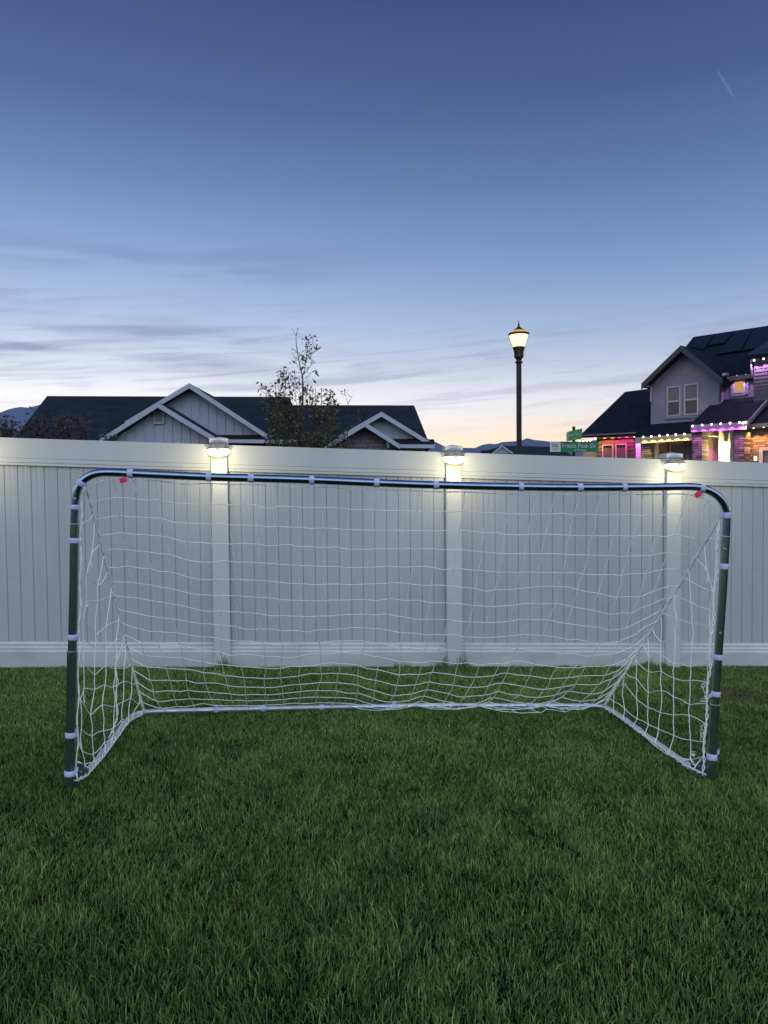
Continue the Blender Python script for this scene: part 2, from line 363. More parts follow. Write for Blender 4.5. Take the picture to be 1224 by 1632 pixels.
for i in range(len(POSTS)-1):
    a, b_ = POSTS[i]+.0665, POSTS[i+1]-.0665
    m = MB()
    extr(m, [(.030, HF), (.030, 1.674), (.026, 1.670), (.026, 1.667), (.029, 1.664), (.029, 1.640), (.024, 1.636), (.024, 1.633), (.026, 1.630), (.026, 1.617), (.016, 1.612), (-.025, 1.612), (-.025, HF)], a, b_)
    m.build('top_rail', VINYL, froot)
    m = MB()
    extr(m, [(.044, .012), (.044, .136), (.032, .148), (.032, .164), (.020, .176), (.020, .195), (.006, .209), (-.025, .209), (-.025, .012)][::-1], a, b_)
    m.build('bottom_rail', VINYLD, froot)
    # tongue-and-groove boards
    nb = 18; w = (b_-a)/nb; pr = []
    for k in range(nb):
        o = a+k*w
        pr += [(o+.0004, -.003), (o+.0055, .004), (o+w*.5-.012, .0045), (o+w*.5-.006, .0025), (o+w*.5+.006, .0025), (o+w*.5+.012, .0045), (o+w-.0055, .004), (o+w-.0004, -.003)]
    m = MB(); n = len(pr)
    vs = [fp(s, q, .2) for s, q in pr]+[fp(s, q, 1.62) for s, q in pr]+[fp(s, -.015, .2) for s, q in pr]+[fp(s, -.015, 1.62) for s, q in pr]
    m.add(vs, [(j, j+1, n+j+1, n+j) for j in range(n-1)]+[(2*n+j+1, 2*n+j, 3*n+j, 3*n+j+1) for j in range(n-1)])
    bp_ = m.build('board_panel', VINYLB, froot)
    # scratches and ball marks
    if i == 2 or i == 3 or i == 4 or i == 5:
        q = MB()
        def on(px_, py_):
            s = s_of(px_); P0 = np.array(fp(s, 0, 0)); d = ray(px_, py_); k = P0[1]/d[1]; return s, (CP+d*k)[2]-P0[2]
        curves = {2: [[(0, 917), (14, 919), (26, 922), (38, 927)]], 3: [], 4: [], 5: [[(1186, 904), (1196, 907), (1208, 907), (1224, 904)]]}[i]
        for cx, cy, ii in ((553, 976, 3), (968, 968, 4)):
            if ii != i: continue
            for rr_, th0 in ((9, 0), (4, 1)):
                for k in range(5):
                    t0 = th0+k*1.257; t1 = t0+.8
                    curves = curves+[[(cx+rr_*math.cos(t0), cy+rr_*1.15*math.sin(t0)), (cx+rr_*.9*math.cos((t0+t1)/2), cy+rr_*math.sin((t0+t1)/2)), (cx+rr_*math.cos(t1), cy+rr_*1.15*math.sin(t1))]]
        for cv in curves:
            pts = [fp(*((on(x, y)[0],)+(.0035,)+(on(x, y)[1],))) for x, y in cv]
            q.tube(pts, [.0006]+[.0016]*(len(pts)-2)+[.0006], 5)
        if q.v: q.build('scuff_mark', SCUFF, bp_)

# solar lights clipped to the posts
def half_ellipse(a, b_, n=14): return [(-a*math.cos(math.pi*k/n), b_*math.sin(math.pi*k/n)) for k in range(n+1)]
def half_shell(m, sections, n=14, sag=None):    # sections: (a, b, z); flat back at y=0, bulging to -y
    vs = []; k_ = n+1
    for j_, (a_, b_, z) in enumerate(sections): vs += [(x, -y, z-(sag[j_] if sag else 0)*math.sin(math.pi*i/n)) for i, (x, y) in enumerate(half_ellipse(a_, b_, n))]
    S_ = len(sections)
    fs = [(j*k_+i, j*k_+i+1, (j+1)*k_+i+1, (j+1)*k_+i) for j in range(S_-1) for i in range(n)]
    fs += [(j*k_+n, j*k_, (j+1)*k_, (j+1)*k_+n) for j in range(S_-1)]
    fs += [tuple(range(k_))[::-1], tuple(range((S_-1)*k_, S_*k_))]
    m.add(vs, fs)
frot = math.atan2(fdir[1], fdir[0])
pl_labels = ['solar post light on the fence post left of the goal, outside the picture', 'lit solar post light on the left fence post, in front of the white gables',
             'lit solar post light on the middle fence post, right of the stone gable', 'lit solar post light on the right fence post, in front of the purple-lit house',
             'solar post light on the fence post right of the goal, outside the picture']
proto = empty('post_light', (0, 0, 0), pl_labels[0], 'post light', 'solar lights on the fence posts')
m = MB(); half_shell(m, [(.074, .056, -.036), (.083, .068, -.029), (.088, .076, -.014), (.086, .074, .002)], sag=(.018, .017, .008, 0)); m.build('lens', LENS, proto, smooth=True)
m = MB(); half_shell(m, [(.068, .050, -.054), (.083, .066, -.050), (.083, .066, -.0365)], sag=(.018, .018, .018)); m.build('lower_rim', HOUS, proto, smooth=True)
m = MB(); half_shell(m, [(.094, .082, .0045), (.086, .076, .016), (.072, .062, .032), (.071, .061, .036)]); hb = m.build('housing', HOUS, proto, smooth=True)
m = MB(); half_shell(m, [(.066, .056, .0365), (.065, .055, .039)]); m.build('solar_panel', SOLAR, hb)
ld = bpy.data.lights.new('post_lamp_light', 'POINT'); ld.energy = 5.0; ld.color = (1.0, .89, .54); ld.shadow_soft_size = .035
q_ = bpy.data.objects.new('post_lamp_light', ld); col.objects.link(q_); q_.parent = proto; q_.location = (0, -.24, -.13)
m = MB(); m.add([(-.020, -.062, .020), (.020, -.062, .020), (.022, -.086, .012), (-.022, -.086, .012), (0, -.090, -.018), (0, -.070, -.012)], [(0, 1, 2, 3), (3, 2, 4), (0, 3, 4, 5), (2, 1, 5, 4), (1, 0, 5)]); m.build('motion_sensor', HOUS, proto)
for k, i in enumerate((2, 3, 4, 5, 6)):
    o = proto if k == 0 else copy_tree(proto)
    s = POSTS[i]; p = fp(s, .0635, 0)
    o.location = (p[0], p[1], FA[2]+fslope*s+HF-.043); o.rotation_euler = (0, 0, frot); o['label'] = pl_labels[k]

# ------------------------------------------------------------------ soccer goal
FLp = ground_at(111.5, 1256); FRp = ground_at(1131, 1246)
gu = (FRp-FLp)/np.linalg.norm(FRp-FLp); gn = np.array([-GSX, -GSY, 1.0]); gn /= np.linalg.norm(gn)
gpn = np.cross(gu, gn)
def Q(x, y):
    d = ray(x, y); return CP+d*((gpn@(FLp-CP))/(gpn@d))
goal = empty('soccer_goal', (FLp+FRp)/2, 'steel tube soccer goal with white net and lilac straps on the lawn', 'soccer goal')
def cr(pts, n=4):
    P = [np.array(p, float) for p in pts]; P = [2*P[0]-P[1]]+P+[2*P[-1]-P[-2]]; out = []
    for i in range(1, len(P)-2):
        for k in range(n):
            t = k/n; out.append(.5*((2*P[i])+(-P[i-1]+P[i+1])*t+(2*P[i-1]-5*P[i]+4*P[i+1]-P[i+2])*t*t+(-P[i-1]+3*P[i]-3*P[i+1]+P[i+2])*t**3))
    out.append(P[-2]); return out
bar_px = [(118.8, 836), (119, 815), (120, 797), (124, 779), (133, 765), (147, 756.5), (163, 753.3), (185, 753.3), (215, 754.8), (333, 760.2), (400, 762), (497, 765), (600, 769.5), (695, 773), (830, 776), (930, 777), (1030, 776.4), (1095, 775.6), (1116, 777.5), (1136, 785), (1150, 797), (1157, 811), (1158.2, 826), (1157, 856)]
bar = cr([Q(*p) for p in bar_px], 4)
MB().tube(bar, .0195, 20).build('crossbar', STEEL, goal, smooth=True)
lp = [Q(*p) for p in ((118.8, 835), (117.5, 940), (115.3, 1040))]; MB().tube(lp, .0208, 20).build('post', STEELG, goal, smooth=True)
rp = [Q(*p) for p in ((1157, 855), (1151.5, 950), (1144.5, 1047), (1139.5, 1125))]; MB().tube(rp, .0208, 20).build('post', STEELG, goal, smooth=True)
ll = [Q(*p) for p in ((115.3, 1038), (113.6, 1140), (111.3, 1262))]; MB().tube(ll, .0240, 20).build('lower_post', STEELG, goal, smooth=True)
rl = [Q(*p) for p in ((1139.5, 1123), (1135.7, 1190), (1130.6, 1252))]; MB().tube(rl, .0240, 20).build('lower_post', STEELG, goal, smooth=True)
# bright rims where tubes meet
for p0, p1_, r_ in ((lp[0], lp[1], .0216), (ll[0], ll[1], .0248), (rp[0], rp[1], .0216), (rl[0], rl[1], .0248)):
    d = (p1_-p0)/np.linalg.norm(p1_-p0); MB().tube([p0-d*.003, p0+d*.001], r_, 20).build('tube_collar', BOLT, goal, smooth=True)
GL = .026
bz = [(128, 1242), (162, 1203), (184, 1172), (203, 1148), (213, 1140.5), (226, 1136.5), (250, 1134), (345, 1131.5), (430, 1129.5), (513, 1127.5), (628, 1125.5), (720, 1124.5), (845, 1124.5), (935, 1125), (957, 1126.2), (970, 1130), (985, 1139), (1020, 1165), (1045, 1183), (1098, 1221), (1112, 1231)]
base = cr([ground_at(x, y, GL) for x, y in bz], 4)
MB().tube(base, .0165, 16).build('base_bar', BASEST, goal, smooth=True)
# foot brackets, bolts
for foot, inn, sgn in ((Q(111.5, 1245), ground_at(129, 1241, .03), 1), (Q(1131, 1240), ground_at(1112, 1231, .03), -1)):
    a_ = foot+np.array([0, 0, .0]); bvec = inn-foot; bvec[2] = 0; bl = np.linalg.norm(bvec); bvec /= bl
    z0 = gz(foot[0], foot[1]); up_ = gn
    b0 = np.array([foot[0], foot[1], z0+.012])
    q = [b0+bvec*.01, b0+bvec*(bl+.03), b0+bvec*(bl+.035)+up_*.055, b0+bvec*(bl*.75)+up_*.095, b0+bvec*.01+up_*.125]
    sd = np.cross(bvec, up_); MB().ext([p-sd*.012 for p in q], sd*.024).build('foot_bracket', PLATE, goal, bevel=.002)
    for t_, hgt in ((.055, .02), (bl*.8, .06), (.05, .095)):
        c_ = b0+bvec*t_+up_*hgt; MB().tube([c_-sd*.020, c_+sd*.020], .005, 8).build('bolt', BOLT, goal, smooth=True)
for (x, y) in ((122, 794), (1152, 874), (1145, 1008)):
    c_ = Q(x, y)+gpn*(-.0) ; s_ = -1 if gpn[1] > 0 else 1
    MB().tube([c_+gpn*s_*.015, c_+gpn*s_*.026], .0055, 8).build('bolt', BOLT, goal, smooth=True)
toward = gpn if gpn[1] < 0 else -gpn
# straps
def path_pt(path, px_, py_):
    best = None
    for i in range(len(path)-1):
        for t_ in (0, .25, .5, .75):
            p = path[i]*(1-t_)+path[i+1]*t_; d = p-CP; z = d@F; x = 612+FPX*(d@RT)/z; y = 816-FPX*(d@UP)/z
            e = (x-px_)**2+(y-py_)**2
            if best is None or e < best[0]: best = (e, p, path[i+1]-path[i])
    return best[1], best[2]/np.linalg.norm(best[2])
postL = [np.array(p) for p in (lp+ll[1:])]; postR = [np.array(p) for p in (rp+rl[1:])]
strap_anchor = []
def strap(path, x, y, r_, wd, tail=None):
    c_, d = path_pt(path, x, y); m = MB()
    wd *= random.uniform(.9, 1.15)
    side = np.cross(d, toward); side /= np.linalg.norm(side)
    m.tube([c_-d*wd*.5, c_-d*wd*.42, c_+d*wd*.42, c_+d*wd*.5], [r_*1.01, r_*1.07, r_*1.07, r_*1.01], 16)
    if tail is not None:
        tv = np.array(tail, float); tv /= np.linalg.norm(tv); e = c_+tv*(r_*1.0)
        m.ext([e-d*wd*.38, e+d*wd*.38, e+d*wd*.42+tv*.022+toward*.004, e-d*wd*.40+tv*.020+toward*.004], toward*.004)
    m.build('strap', STRAP, goal, smooth=True); strap_anchor.append((c_, d))
    return c_
for x, y in ((208, 754), (333, 760), (399, 762), (497, 765), (600, 769), (695, 773), (826, 776), (926, 777), (993, 777), (1118, 778)):
    strap(bar, x, y, .0205, .026, tail=-gn if x in (208, 497, 1118) else None)
strap(bar, 128, 769, .0205, .026, tail=(.6, 0, -.8))
strap(bar, 119, 808, .0205, .024)
for y, tl in ((865, (1, 0, -.25)), (1003, (1, 0, .35))): strap(postL, 117, y, .0218, .024, tl)
for y, tl in ((1168, (1, 0, .7)), (1222, (1, 0, .5))): strap(postL, 113, y, .0250, .028, tl)
strap(bar, 1158, 821, .0205, .028, (-1, 0, 0))
for x, y, tl in ((1154, 910, None), (1144, 1045, (-1, 0, .3)), (1140, 1096, (-1, 0, -.3))): strap(postR, x, y, .0222, .026, tl)
strap(postR, 1134, 1212, .0250, .028, (1, 0, .8))
for x, y in ((198, 1153), (163, 1203), (137, 1233), (342, 1131), (420, 1130), (513, 1127), (628, 1125), (720, 1124), (845, 1124), (935, 1125), (1000, 1150), (1019, 1164), (1044, 1182), (1096, 1220)):
    strap(base, x, y, .0180, .032, tail=gn*.9+toward*.2 if x in (342, 628, 163) else None)

# net: cords relaxed under gravity between pinned edges
nodes = []; pin = []; cons = []; curves = []
def node(p, fixed): nodes.append(np.array(p, float)); pin.append(fixed); return len(nodes)-1
def con(a, b_, L_): cons.append((a, b_, L_))
def along(path, t_):
    P = np.array(path); s_ = np.concatenate([[0], np.cumsum(np.linalg.norm(np.diff(P, axis=0), axis=1))]); q = t_*s_[-1]
    return np.array([np.interp(q, s_, P[:, k]) for k in range(3)])
top_px = [(135, 772), (150, 763), (205, 764), (333, 770), (497, 775.5), (600, 779.5), (695, 783), (826, 786), (926, 787), (993, 787), (1095, 786), (1122, 789), (1151, 823)]
topP = [Q(*p)-gpn*(0)-toward*.012 for p in top_px]
bot_px = [(230, 1134.5), (345, 1130.5), (513, 1126.5), (628, 1124.5), (720, 1123.5), (845, 1123.5), (935, 1124), (962, 1126)]
botP = [ground_at(x, y, GL+.012) for x, y in bot_px]
NC, NR = 28, 17
seamL0, seamL1 = topP[0], botP[0]; seamR0, seamR1 = topP[-1], botP[-1]
gvec = np.array([0, 0, -1.0])
def seam_pt(a_, b_, t_): return a_*(1-t_)+b_*t_ + gvec*.012*math.sin(math.pi*t_)
G_ = [[None]*(NC+1) for _ in range(NR+1)]
colt = np.linspace(0, 1, NC+1); colt[1:-1] += rng.normal(0, .004, NC-1)
strap_cols = set()
for j in range(NR+1):
    v = j/NR
    for i in range(NC+1):
        u_ = colt[i]; T_ = along(topP, u_); B_ = along(botP, u_); p = T_*(1-v)+B_*v
        fixed = (j == 0) or i in (0, NC) or (j == NR and (i < 13 or i % 4 == 0 or i > 26))
        if i == 0: p = seam_pt(seamL0, seamL1, v)
        elif i == NC: p = seam_pt(seamR0, seamR1, v)
        elif j == NR and not fixed: p = B_+np.array([0, -.04, -.02])
        elif j > 0 and j < NR: p = p + gvec*.015*math.sin(math.pi*v)+rng.normal(0, .006, 3)
        if j == 0 and 0 < i < NC: p = p+gvec*abs(rng.normal(0, .004))
        G_[j][i] = node(p, fixed)
# one more slack row that spills over the base bar onto the grass
ext_row = [None]*(NC+1)
for i in range(15, 26):
    p = nodes[G_[NR][i]]+np.array([rng.normal(0, .01), -.10-.04*math.sin(i*1.3), -.03]); ext_row[i] = node(p, False)
LR = .112
for j in range(NR+1):
    for i in range(NC+1):
        if i < NC:
            d0 = np.linalg.norm(nodes[G_[j][i]]-nodes[G_[j][i+1]]); slack = 1.01+.04*rng.random()+(.02 if j > 12 else 0)
            con(G_[j][i], G_[j][i+1], max(.097, min(d0, .125))*slack*(1.03 if i > 14 and j > 9 else 1))
        if j < NR:
            sl = .998+.012*rng.random()+(.03 if i > 14 and j > 12 else 0)
            T_ = np.linalg.norm(nodes[G_[0][i]]-nodes[G_[NR][i]])/NR
            con(G_[j][i], G_[j+1][i], max(.096, T_)*sl)
for i in range(15, 26):
    con(G_[NR][i], ext_row[i], .088+.03*rng.random())
    if i < 25: con(ext_row[i], ext_row[i+1], .124)
for j in range(1, NR): curves.append([G_[j][i] for i in range(NC+1)])
curves.append([G_[NR][i] for i in range(NC+1)])
for i in range(1, NC): curves.append([G_[j][i] for j in range(NR+1)]+([ext_row[i]] if ext_row[i] is not None else []))
curves.append([G_[NR][14]]+[ext_row[i] for i in range(15, 26)]+[G_[NR][26]])
# side nets: rows hang down towards the back, columns rise from the base bar to the seam
def side(post_path, t0, t1, base_path, s0, s1, sgn, K=13, NBs=8, skew=.39, Hn=1.5):
    foot = along(post_path, t1); top = along(post_path, t0); upv = (top-foot)/Hn
    grid = {}
    for k in range(1, K+1):
        h_ = k/K*Hn
        for i in range(NBs+1):
            a_ = i/NBs; z_ = h_-skew*a_
            if z_ < .045 or z_ > Hn*(1-a_)-.05: continue
            p = base_path(a_)+upv*z_
            if i == 0: p = along(post_path, t1+(t0-t1)*z_/Hn)+np.array([sgn*.030+sgn*abs(rng.normal(0, .006)), .006, 0])
            fixed = (i == 0 and (k % 2 == 0))
            if not fixed: p = p+np.array([sgn*.03*math.sin(a_*3), 0, 0])+rng.normal(0, .016, 3)
            grid[(i, k)] = node(p, fixed)
    def link(cv, sl):
        for a_, b_ in zip(cv[:-1], cv[1:]): con(a_, b_, np.linalg.norm(nodes[a_]-nodes[b_])*(1.0+sl*rng.random()))
        curves.append(cv)
    for k in range(1, K+1):
        h_ = k/K*Hn; r_ = [grid[(i, k)] for i in range(NBs+1) if (i, k) in grid]
        if not r_: continue
        a_s = (Hn-h_)/(Hn-skew)
        if a_s < 1: end = node(seam_pt(s0, s1, a_s), True)
        else: end = node(base_path(min(.98, h_/skew)), True)
        link(r_+[end], .06)
    for i in range(1, NBs+1):
        a_ = i/NBs; c_ = [grid[(i, k)] for k in range(1, K+1) if (i, k) in grid]
        if not c_: continue
        link([node(base_path(a_), True)]+c_+[node(seam_pt(s0, s1, a_), True)], .05)
pathL = [Q(119, 800)]+postL; pathR = [Q(1158, 828)]+postR
def baseL(a_):
    P_ = [ground_at(118, 1243, .08), ground_at(134, 1236, .05), ground_at(163, 1204, .045), ground_at(203, 1149, .045), seamL1]; return along(P_, a_)
def baseR(a_):
    P_ = [ground_at(1126, 1235, .09), ground_at(1096, 1221, .05), ground_at(1045, 1184, .045), ground_at(985, 1140, .045), seamR1]; return along(P_, a_)
side(pathL, 0.0, .955, baseL, seamL0, seamL1, 1)
side(pathR, 0.0, .955, baseR, seamR0, seamR1, -1, NBs=9, skew=.15)
X = np.array(nodes); pinned = np.array(pin); ca_ = np.array([c[0] for c in cons]); cb_ = np.array([c[1] for c in cons]); cl_ = np.array([c[2] for c in cons])
w_ = np.where(pinned, 0.0, 1.0); ws = w_[ca_]+w_[cb_]; ws[ws == 0] = 1
deg = np.zeros(len(X)); np.add.at(deg, ca_, 1); np.add.at(deg, cb_, 1); deg = np.maximum(deg, 1)
V = np.zeros_like(X)
wind = rng.normal(0, .0004, X.shape)
for it in range(300):
    V[~pinned] += (gvec*.0007)[None, :]+(wind[~pinned] if it < 200 else 0); V *= .90
    X0 = X.copy(); X = X+V*(~pinned)[:, None]
    for _ in range(26):
        d = X[cb_]-X[ca_]; ln = np.linalg.norm(d, axis=1)+1e-9; ex = np.maximum(ln-cl_, 0)
        cr_ = d*(ex/ln/ws)[:, None]; acc = np.zeros_like(X)
        np.add.at(acc, ca_, cr_*w_[ca_][:, None]); np.add.at(acc, cb_, -cr_*w_[cb_][:, None])
        X = X+acc/deg[:, None]*1.7
        gzv = GA+GSX*X[:, 0]+GSY*X[:, 1]+.034
        X[:, 2] = np.where((~pinned) & (X[:, 2] < gzv), gzv, X[:, 2])
    V = (X-X0)*(~pinned)[:, None]
    V = np.clip(V, -.01, .01)
for j in range(1, NR):
    for i in range(1, NC):
        k = G_[j][i]; v = j/NR; fold = math.exp(-((i-2.6)/1.7)**2); w1 = math.sin(math.pi*v)
        X[k, 2] += .040*fold*w1 + w1*(.012*math.sin(i*.9+j*.35)+.016*math.sin(i*.42+1.0+j*.12)*(1.6 if i > 15 else .7)) - (.05*math.exp(-((i-25.2)/1.6)**2)-.03*math.exp(-((i-21)/1.8)**2))*w1*(v > .25)
        X[k, 0] += .012*math.sin(j*.8+i*1.7)*w1+(.02*fold*w1)
net = MB()
for cv in curves:
    P_ = [X[k] for k in cv]; full = [P_[0]]
    for a_, b_ in zip(P_[:-1], P_[1:]):
        full.append((a_+b_)/2+rng.normal(0, .0035, 3)); full.append(b_)
    pts = cr(full, 2); net.tube(pts, .0022, 5, caps=False)
# knots
for k in range(len(X)):
    if rng.random() < .75:
        p = X[k]; net.tube([p-np.array([.0025, 0, .002]), p+np.array([.0005, 0, 0]), p+np.array([.003, 0, .002])], [.0012, .0028, .0012], 5)
net.build('net', CORD, goal, smooth=True)
# seams and edge cords
sm = MB()
def rope(pts, r_, tw=.003, fine=5):
    pts = cr(pts, fine)
    for ph in (0, math.pi):
        q = []
        for i, p in enumerate(pts):
            q.append(p+np.array([math.cos(i*.8+ph)*tw, math.sin(i*.5+ph)*tw*.5, math.sin(i*.8+ph)*tw])+rng.normal(0, .0008, 3))
        sm.tube(q, r_*1.1, 6, caps=False)
rope([seam_pt(seamL0, seamL1, t_) for t_ in np.linspace(0, 1, 24)], .0050)
rope([seam_pt(seamR0, seamR1, t_) for t_ in np.linspace(0, 1, 24)], .0050)
rope([X[G_[0][i]] for i in range(NC+1)], .0018, .002, 3)
rope([along(pathL, t_)+np.array([.030+.004*math.sin(t_*40), .004, 0]) for t_ in np.linspace(0.0, .95, 26)], .0020, .002, 3)
rope([along(pathR, t_)+np.array([-.034-.010*abs(math.sin(t_*17)), .004, 0]) for t_ in np.linspace(0.0, .95, 30)], .0026, .005, 4)
rope([baseL(t_)+np.array([.012, -.014, .004]) for t_ in np.linspace(0, .97, 18)], .0026, .006)
rope([baseR(t_)+np.array([-.012, -.014, .004]) for t_ in np.linspace(0, .97, 18)], .0026, .006)
rope([(lambda d: CP+d/d[1]*4.2)(ray(x_, y_)) for x_, y_ in ((199, 1010), (193, 1035), (184, 1062), (187, 1085), (185, 1110), (187, 1140), (182, 1158), (170, 1184))], .0022, .004)
sm.build('edge_cord', SEAM, goal, smooth=True)
# tangles of surplus cord
for (cx_, cy_, n_k, rad, plane) in ((1150, 840, 2, .02, 0), (186, 1048, 2, .018, 1), (1128, 1115, 4, .025, 0), (1126, 1175, 3, .025, 0), (1110, 1216, 3, .02, 0)):
    c0 = Q(cx_, cy_)+(np.array([0, .45, 0]) if plane and cy_ < 1200 else np.array([0, .05, 0]))
    if plane and cy_ < 1200:
        d = ray(cx_, cy_); c0 = CP+d/d[1]*4.25
    tg = MB(); pts = []
    a1 = rng.random()*6.28
    for _ in range(1):
        a0 = rng.random()*6.28; pts = []
        for k in range(5*n_k):
            t_ = a0+k*.9; pts.append(c0+np.array([math.cos(t_*.7)*rad*rng.uniform(-.2, .8), rng.normal(0, .012), (k-5)*rad*.25+rng.normal(0, rad*.35)]))
        tg.tube(cr(pts, 4), .0017, 5, caps=False)
    tg.build('loose_cord', CORD, goal, smooth=True)
# red tags
for (x, y, rot, sx_, sy_) in ((199, 765.5, .3, .017, .012), (1108, 788, .62, .018, .014)):
    c_ = Q(x, y)+toward*.026; e1 = gu*math.cos(rot)+gn*math.sin(rot); e2 = -gu*math.sin(rot)+gn*math.cos(rot)
    m = MB(); q = [c_-e1*sx_-e2*sy_, c_+e1*sx_-e2*sy_+toward*.003, c_+e1*sx_+e2*sy_, c_-e1*sx_+e2*sy_+toward*.004]
    m.ext(q, toward*.0015); m.build('net_tag', REDT, goal)
# text helper
def text_mesh(body, name, mt, parent, origin, ex, ey, height, width=None, align='LEFT', lift=.001):
    cu = bpy.data.curves.new(name, 'FONT'); cu.body = body; cu.size = 1.0; cu.extrude = .004; cu.resolution_u = 3
    tmp = bpy.data.objects.new(name, cu); col.objects.link(tmp); bpy.context.view_layer.update()
    me_ = bpy.data.meshes.new_from_object(tmp.evaluated_get(bpy.context.evaluated_depsgraph_get()))
    vs = np.array([v.co[:] for v in me_.vertices]); fs = [tuple(p.vertices) for p in me_.polygons]
    bpy.data.objects.remove(tmp)
    w0, w1 = vs[:, 0].min(), vs[:, 0].max(); k = height/.72; kx = (width/(w1-w0)) if width else k
    ex = np.array(ex)/np.linalg.norm(ex); ey = np.array(ey)/np.linalg.norm(ey); en = np.cross(ex, ey)
    # one mesh per word: cut where the gap between letters is a space
    iv = sorted((min(vs[i][0] for i in f), max(vs[i][0] for i in f)) for f in fs); cuts = []; hi_ = iv[0][1]
    for a, b_ in iv:
        if a-hi_ > .15: cuts.append((a+hi_)/2)
        hi_ = max(hi_, b_)
    for lo_c, hi_c in zip([-1e9]+cuts, cuts+[1e9]):
        sel = [f for f in fs if lo_c < vs[f[0]][0] < hi_c]; ids = sorted({i for f in sel for i in f}); mp_ = {i: n for n, i in enumerate(ids)}
        m = MB(); m.add([np.array(origin)+ex*(vs[i][0]-w0)*kx+ey*vs[i][1]*k+en*(vs[i][2]*.2+lift) for i in ids], [tuple(mp_[i] for i in f) for f in sel])
        m.build(name, mt, parent)
c0, d0 = path_pt(base, 594, 1126); c1_, d1 = path_pt(base, 623, 1125.5)
ex = c1_-c0; ez = np.array([0, -.45, .9]); en = np.cross(ex/np.linalg.norm(ex), ez); en /= np.linalg.norm(en)
text_mesh('FRANKLIN', 'maker_mark', INK, goal, c0+en*.0168-ez*.006, ex, ez, .013, np.linalg.norm(ex))

# ------------------------------------------------------------------ street lamp
YL = 13.5; lx = atY(827, 600, YL)[0]; zb = ZS+.12
def zl(y): return atY(827, y, YL)[2]
LBLK = mat('lamp_black', (.009, .009, .011), .5, .3, var=.2, vscale=8)
LBRN = mat('lamp_bronze', (.022, .016, .009), .5, .3, var=.2, vscale=8)
lamp = empty('street_lamp', (lx, YL, zb), 'tall black lamp post with a lit glass lantern, beyond the fence', 'street lamp')
P0 = (lx, YL, 0)
m = MB(); m.lathe([(.16, zb), (.16, zb+.1), (.10, zb+.16), (.09, zb+.55), (.055, zb+.62), (.0495, zb+.7), (.0475, zl(580)), (.0475, zl(573))], P0, 20); m.build('pole', LBLK, lamp, smooth=True)
m = MB(); m.lathe([(.049, zl(579.3)), (.072, zl(578)), (.072, zl(576.8)), (.049, zl(575.5))], P0, 20); m.build('collar', LBLK, lamp, smooth=True)
m = MB(); m.lathe([(.048, zl(574)), (.060, zl(571.5)), (.086, zl(569)), (.088, zl(560)), (.103, zl(556.5)), (.112, zl(554)), (.112, zl(553.2))], P0, 20); m.build('lantern_base', LBRN, lamp, smooth=True)
GLOW = emat('lantern_glow', (1.0, .76, .38), 2.4)
m = MB(); m.lathe([(.104, zl(553.0)), (.176, zl(534.6))], P0, 8, R(22.5)); gp = m.build('glass_panels', GLOW, lamp)
m = MB()
for k in range(8):
    t_ = R(22.5+45*k); m.tube([(lx+.109*math.cos(t_), YL+.109*math.sin(t_), zl(553)), (lx+.182*math.cos(t_), YL+.182*math.sin(t_), zl(534.6))], .0045 if k % 2 else .003, 5)
m.build('lantern_frame', LBRN, lamp)
m = MB(); m.lathe([(.190, zl(534.5)), (.196, zl(531.8)), (.192, zl(531.2))], P0, 8, R(22.5)); m.build('roof_rim', LBRN, lamp)
m = MB(); m.lathe([(.187, zl(531.1)), (.118, zl(527.0))], P0, 8, R(22.5)); m.build('roof_glass', emat('roof_glass_glow', (1.0, .56, .18), .75), lamp)
m = MB(); m.lathe([(.119, zl(526.95)), (.052, zl(523.2)), (.030, zl(521.5)), (.022, zl(519.5))], P0, 8, R(22.5)); RFM = bpy.data.materials.new('lantern_roof_amber'); RFM.use_nodes = True; t = RFM.node_tree; b = t.nodes['Principled BSDF']; b.inputs['Base Color'].default_value = (.05, .035, .015, 1); b.inputs['Roughness'].default_value = .5
tl = t.nodes.new('ShaderNodeBsdfTranslucent'); tl.inputs[0].default_value = (.30, .18, .06, 1); ms_ = t.nodes.new('ShaderNodeMixShader'); ms_.inputs[0].default_value = .2
t.links.new(b.outputs[0], ms_.inputs[1]); t.links.new(tl.outputs[0], ms_.inputs[2]); t.links.new(ms_.outputs[0], t.nodes['Material Output'].inputs[0])
m.build('lantern_roof', RFM, lamp)
m = MB(); m.lathe([(.010, zl(520)), (.010, zl(518.6)), (.022, zl(517.8)), (.022, zl(517.2)), (.009, zl(516.2)), (.007, zl(513)), (.002, zl(510.5))], P0, 10); m.build('finial', LBLK, lamp, smooth=True)
ld = bpy.data.lights.new('lantern_light', 'POINT'); ld.energy = 3; ld.color = (1, .82, .55); ld.shadow_soft_size = .12
lo_ = bpy.data.objects.new('lantern_light', ld); col.objects.link(lo_); lo_.parent = lamp; lo_.location = (0, -.0, zl(548)-zb-.0)
lo_.location = (0, -.55, zl(556)-zb)

